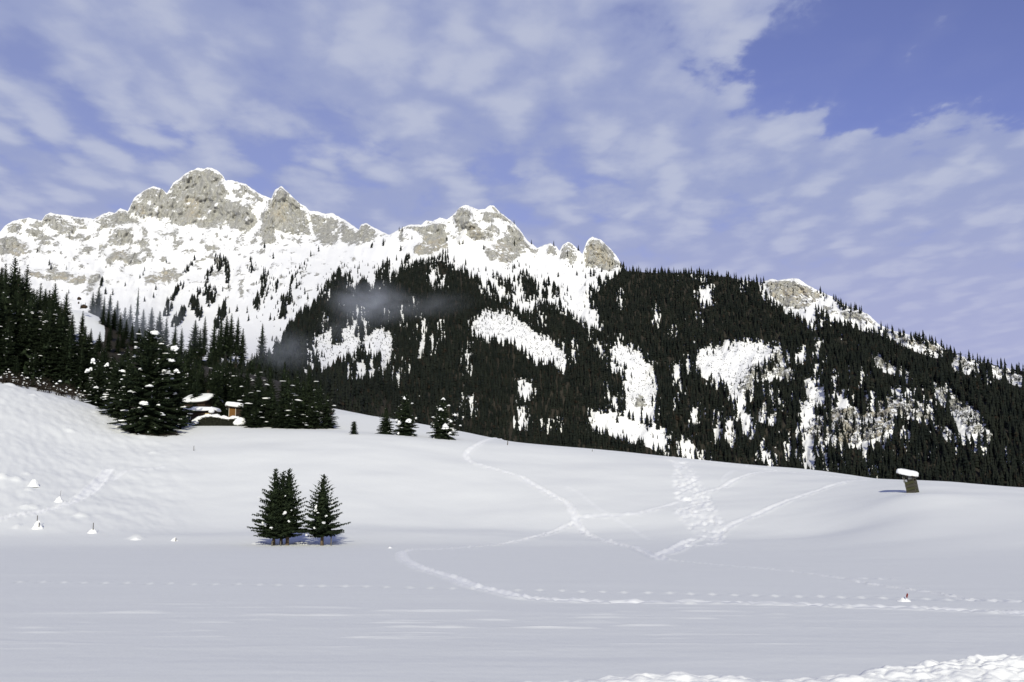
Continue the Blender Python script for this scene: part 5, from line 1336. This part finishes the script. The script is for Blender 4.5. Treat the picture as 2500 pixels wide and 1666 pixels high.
# hedge
m_hedge = foliage('hedge_leaves', (.006, .006, .004), (.022, .024, .014), 5)
def make_hedge():
    D = 212.5
    x0, _, _ = at(478, 1030, D); x1, _, _ = at(592, 1030, D)
    zb = float(zgrid(np.array([(x0 + x1) / 2]), np.array([D]))[0])
    root = link('hedge', None, loc=((x0 + x1) / 2, D, zb), label='long dark clipped hedge under a thick snow roll in front of the cabins', category='hedge')
    W = x1 - x0; r = random.Random(5)
    V = []; F = []
    def htop(f): return np.interp(f, [0, .12, .3, .5, .7, .88, 1], [.75, 1.45, 1.75, 1.5, 1.15, 1.35, .9])
    for i in range(5200):
        f = r.random(); xx = (f - .5) * W; hh = htop(f)
        zz = r.uniform(-.5, hh); yy = r.uniform(-.75, .5)
        a = r.uniform(0, 6.28); l = r.uniform(.12, .3); b = len(V)
        V += [(xx, yy, zz), (xx + l * .5 * math.cos(a), yy + l * .5 * math.sin(a), zz + .05), (xx + l * .3 * math.cos(a + .9), yy + l * .3 * math.sin(a + .9), zz + l * .7)]
        F.append((b, b + 1, b + 2))
    fs = np.linspace(0, 1, 40); b = len(V)
    for f in fs:
        hh = htop(f) - .12 + .08 * math.sin(f * 50)
        for yy, zz in ((-.42, -.8), (-.48 + .06 * math.sin(f * 90), hh * .6), (-.3, hh), (.3, hh), (.45, -.8)): V.append(((f - .5) * W, yy, zz))
    for i in range(len(fs) - 1):
        for k in range(4):
            a0 = b + i * 5 + k; F.append((a0, a0 + 5, a0 + 6)); F.append((a0, a0 + 6, a0 + 1))
    link('foliage', np_mesh('foliage', np.array(V), np.array(F), m_hedge, False), root)
    Vs = []; Fs = []; off = 0
    n = 34
    for k in range(n):
        f = k / (n - 1.); hh = htop(f)
        cv, cf = clump(40 + k, .62, .68, .42 + .12 * math.sin(k), ICO2, .3)
        cv = cv + ((f - .5) * W, -.08 + .15 * math.sin(k * 2.1), hh + .12)
        Vs.append(cv); Fs.append(cf + off); off += len(cv)
    for f, dz, sc in ((0.0, .2, .95), (.96, .1, 1.25), (.9, -.1, .9), (.99, .5, .8)):
        cv, cf = clump(90 + int(f * 10), sc * .8, .7, sc * .85, ICO3, .35)
        cv = cv + ((f - .5) * W, -.4, dz + .35)
        Vs.append(cv); Fs.append(cf + off); off += len(cv)
    link('snow_roll', np_mesh('snow_roll', np.concatenate(Vs), np.concatenate(Fs), m_clump, True), root)
make_hedge()

# bare bushes along the crest at the left
def bare_bush(seed, H):
    r = random.Random(seed); V = []; F = []; tips = []
    def stick(p, d, L, w, depth):
        q_ = p + d * L
        side = d.cross(Vector((0, 1, 0)));
        if side.length < .1: side = Vector((1, 0, 0))
        side.normalize(); sd2 = d.cross(side).normalized()
        b = len(V)
        for P, ww in ((p, w), (q_, w * .6)):
            for k in range(3):
                a = 2.094 * k; V.append(tuple(P + side * (ww * math.cos(a)) + sd2 * (ww * math.sin(a))))
        for k in range(3): F.append((b + k, b + (k + 1) % 3, b + 3 + (k + 1) % 3, b + 3 + k))
        tips.append(q_)
        if depth > 0:
            for _ in range(r.choice((3, 4))):
                nd = (d + Vector((r.uniform(-.8, .8), r.uniform(-.8, .8), r.uniform(-.25, .5)))).normalized()
                stick(p + d * L * r.uniform(.45, 1), nd, L * r.uniform(.5, .75), w * .55, depth - 1)
    for _ in range(10):
        d = Vector((r.uniform(-.5, .5), r.uniform(-.5, .5), 1)).normalized()
        stick(Vector((r.uniform(-.3, .3), r.uniform(-.3, .3), -.3)), d, H * r.uniform(.3, .45), .045, 3)
    Vs = []; Fs = []; off = 0
    for k in range(9):
        t = r.choice(tips); sc = .08 + .30 * r.random() ** 2
        cv, cf = clump(seed * 9 + k, sc, sc, sc * .7, ICO1); cv = cv + np.array(t); Vs.append(cv); Fs.append(cf + off); off += len(cv)
    return np_mesh('twigs', np.array(V), np.array(F), m_twig, False), np_mesh('snow', np.concatenate(Vs), np.concatenate(Fs), m_clump, True)
BB = [bare_bush(s, 4.2) for s in (1, 2, 3)]
for i, (u, D, h) in enumerate(((8, 224, .95), (38, 226, .8), (66, 225, .9), (92, 224, 1.0), (118, 226, .9), (140, 224, 1.0), (160, 226, .85), (182, 224, 1.1), (202, 225, .9), (50, 230, 1.1), (105, 230, 1.2), (150, 231, 1.2), (20, 231, 1.2))):
    x, y, z = base_at(u, D, 960)
    root = link('bare_bush', None, loc=(x, y, z - .3), rot=(0, 0, i * 1.3), scale=(h, h, h), label='brown leafless bush with snow blobs behind the crest of the left slope', category='bush', group='bare bushes along the left crest')
    link('twigs', BB[i % 3][0], root, kind='stuff'); link('snow', BB[i % 3][1], root, kind='stuff')
for i, (u, D, h, lb) in enumerate(((812, 236, .55, 'frosted bare bush at the right end of the spruce row on the crest'), (806, 233, .7, 'low frosted bush touching the last spruce of the row'))):
    x, y, z = base_at(u, D, 1010)
    root = link('bare_bush', None, loc=(x, y, z - .2), rot=(0, 0, i * 2.3), scale=(h, h, h), label=lb, category='bush')
    link('twigs', BB[i % 3][0], root, kind='stuff'); link('snow', BB[i % 3][1], root, kind='stuff')
# boulders on the open snow patch in the left wood
for i, (u, v, w, h, lb) in enumerate(((205, 751, 16, 7, 'largest dark boulder on the open snow patch in the left wood'), (193, 731, 11, 6, 'dark boulder above the largest one on the open snow patch'), (168, 769, 14, 5, 'dark boulder at the left edge of the open snow patch'), (192, 741, 4, 4, 'very small dark stone between the two upper boulders'))):
    X, Y, Z = at(u, v, 330)
    zz = float(zgrid(np.array([X]), np.array([330.]))[0])
    d = np.arange(250, 500, 1.); a, b, c = ray(u, v)
    g = c / b * d - zgrid(a / b * d, d); k = np.argmax(g <= 0) if (g <= 0).any() else 80
    Y = d[k]; X = a / b * Y; Z = c / b * Y; s = Y / FPX
    V, F = clump(60 + i, w * s / 2, w * s / 3, h * s, ICO2, .4)
    link('boulder', np_mesh('boulder', V, F, m_dark, True), loc=(X, Y, Z), label=lb, category='boulder')

# ---- ploughed bank of lumpy snow in the right foreground
def make_bank():
    xs = np.arange(-3.2, 14.5, .035); ys = np.arange(19.6, 25.2, .035)
    X, Y = np.meshgrid(xs, ys)
    prof_x = [-3.2, -1.0, 1.2, 2.2, 3.4, 4.6, 5.4, 6.6, 8.0, 9.6, 11, 14.5]
    hcr = np.interp(X, prof_x, [.0, .03, .06, .13, .18, .11, .07, .13, .26, .35, .37, .38])
    yc = np.interp(X, prof_x, [22.3, 22.3, 22.4, 22.6, 22.6, 22.4, 22.3, 22.5, 22.9, 23.2, 23.4, 23.6])
    wb = np.interp(X, prof_x, [.3, .5, .5, .5, .55, .5, .5, .7, .9, 1.0, 1.0, 1.0])
    d = (Y - yc) / wb
    env = np.where(d > 0, np.exp(-(d / .65) ** 2), np.exp(-(d / 1.25) ** 2))
    lump = np.sqrt(np.abs(fbm(X / .6, Y / .5, 3, 801))) * 1.3 + .22 * fbm(X / .14, Y / .14, 3, 803)
    # rounded blocks of thrown snow
    rr = np.random.RandomState(4); blk = np.zeros(X.shape)
    for _ in range(900):
        bx = rr.uniform(-3, 14.3); by = np.interp(bx, prof_x, [22.3, 22.3, 22.4, 22.6, 22.6, 22.4, 22.3, 22.5, 22.9, 23.2, 23.4, 23.6]) + rr.normal(-.35, .75)
        br = rr.uniform(.05, .24) * (.5 + .5 * min(1, max(0, bx / 9))); 
        i0, i1 = np.searchsorted(xs, bx - br), np.searchsorted(xs, bx + br); j0, j1 = np.searchsorted(ys, by - br), np.searchsorted(ys, by + br)
        if i1 <= i0 or j1 <= j0: continue
        q2 = 1 - ((X[j0:j1, i0:i1] - bx) ** 2 + (Y[j0:j1, i0:i1] - by) ** 2) / br ** 2
        blk[j0:j1, i0:i1] = np.maximum(blk[j0:j1, i0:i1], np.sqrt(np.maximum(q2, 0)) * br * .8)
    front = sstep(-d, .2, 3.2)
    blk = gauss1(gauss1(blk, 1.8, 0), 1.8, 1) * .6
    Z = env * hcr * (.72 + .42 * lump) + blk * np.clip(env * 1.3 + .35 * front * sstep(X, 1, 4), 0, 1) + .05 * front * lump * sstep(X, -1, 2)
    edge = np.minimum(np.minimum(X - xs[0], xs[-1] - X) / .5, np.minimum(Y - ys[0], ys[-1] - Y) / .3)
    Z = Z * np.clip(edge, 0, 1) + FIELD_Z - .05
    Zg = zgrid(X, Y)
    Z = np.where(Z - FIELD_Z + .05 > .02, np.maximum(Z, Zg - .02) + .03, Zg - .05)
    me = np_mesh('snow_bank', np.stack([X, Y, Z], -1).reshape(-1, 3), grid_faces(*X.shape), m_clump, True)
    link('snow_bank', me, label='lumpy bank of ploughed snow along the bottom right of the flat field', category='snow bank')
make_bank()

# ---- drifting mist over the forest
def mist(name, u, v, D, rx, rz_, ry, dens, label, tilt=0):
    x, y, z = at(u, v, D)
    V, F = ICO3
    me = np_mesh(name, V, F, None, True)
    m = bpy.data.materials.new(name); m.use_nodes = True; nt = m.node_tree; nt.nodes.clear()
    o = nt.nodes.new('ShaderNodeOutputMaterial'); pv = nt.nodes.new('ShaderNodeVolumePrincipled'); nt.links.new(pv.outputs[0], o.inputs['Volume'])
    pv.inputs['Color'].default_value = (.85, .9, 1, 1); pv.inputs['Anisotropy'].default_value = 0.0
    tc = nt.nodes.new('ShaderNodeTexCoord'); ln = nt.nodes.new('ShaderNodeVectorMath'); ln.operation = 'LENGTH'; nt.links.new(tc.outputs['Object'], ln.inputs[0])
    mr = nt.nodes.new('ShaderNodeMapRange'); mr.interpolation_type = 'SMOOTHERSTEP'; nt.links.new(ln.outputs['Value'], mr.inputs[0])
    mr.inputs[1].default_value = 0; mr.inputs[2].default_value = .98; mr.inputs[3].default_value = 1; mr.inputs[4].default_value = 0
    ns = nt.nodes.new('ShaderNodeTexNoise'); nt.links.new(tc.outputs['Object'], ns.inputs['Vector']); ns.inputs['Scale'].default_value = 1.7; ns.inputs['Detail'].default_value = 4; ns.inputs['Distortion'].default_value = .6
    m2 = nt.nodes.new('ShaderNodeMapRange'); nt.links.new(ns.outputs[0], m2.inputs[0]); m2.inputs[1].default_value = .34; m2.inputs[2].default_value = .72
    a = nt.nodes.new('ShaderNodeMath'); a.operation = 'MULTIPLY'; nt.links.new(mr.outputs[0], a.inputs[0]); nt.links.new(m2.outputs[0], a.inputs[1])
    b = nt.nodes.new('ShaderNodeMath'); b.operation = 'MULTIPLY'; nt.links.new(a.outputs[0], b.inputs[0]); b.inputs[1].default_value = dens
    nt.links.new(b.outputs[0], pv.inputs['Density'])
    me.materials.append(m)
    s = D / FPX
    link(name, me, loc=(x, y, z), scale=(rx * s, ry, rz_ * s), rot=(0, R(tilt), 0), kind='stuff', label=label, category='mist')
mist('drifting_mist', 905, 738, 1130, 150, 75, 50, .020, 'pale mist patch drifting across the dark forest above the left clearing', 6)
mist('drifting_mist', 1050, 745, 1160, 150, 45, 40, .006, 'thin right-hand tail of the mist over the middle forest', -4)
mist('drifting_mist', 860, 800, 1050, 120, 60, 40, .005, 'thin mist hanging just over the speckled left clearing', 0)
mist('drifting_mist', 320, 780, 545, 240, 100, 40, .013, 'thin grey mist lying in the wood at the left', 10)
mist('drifting_mist', 700, 855, 560, 120, 65, 40, .009, 'small wisp of mist before the forest edge left of the clearing', 0)
for o in SC.objects:
    pass
print('objects', len(SC.objects))
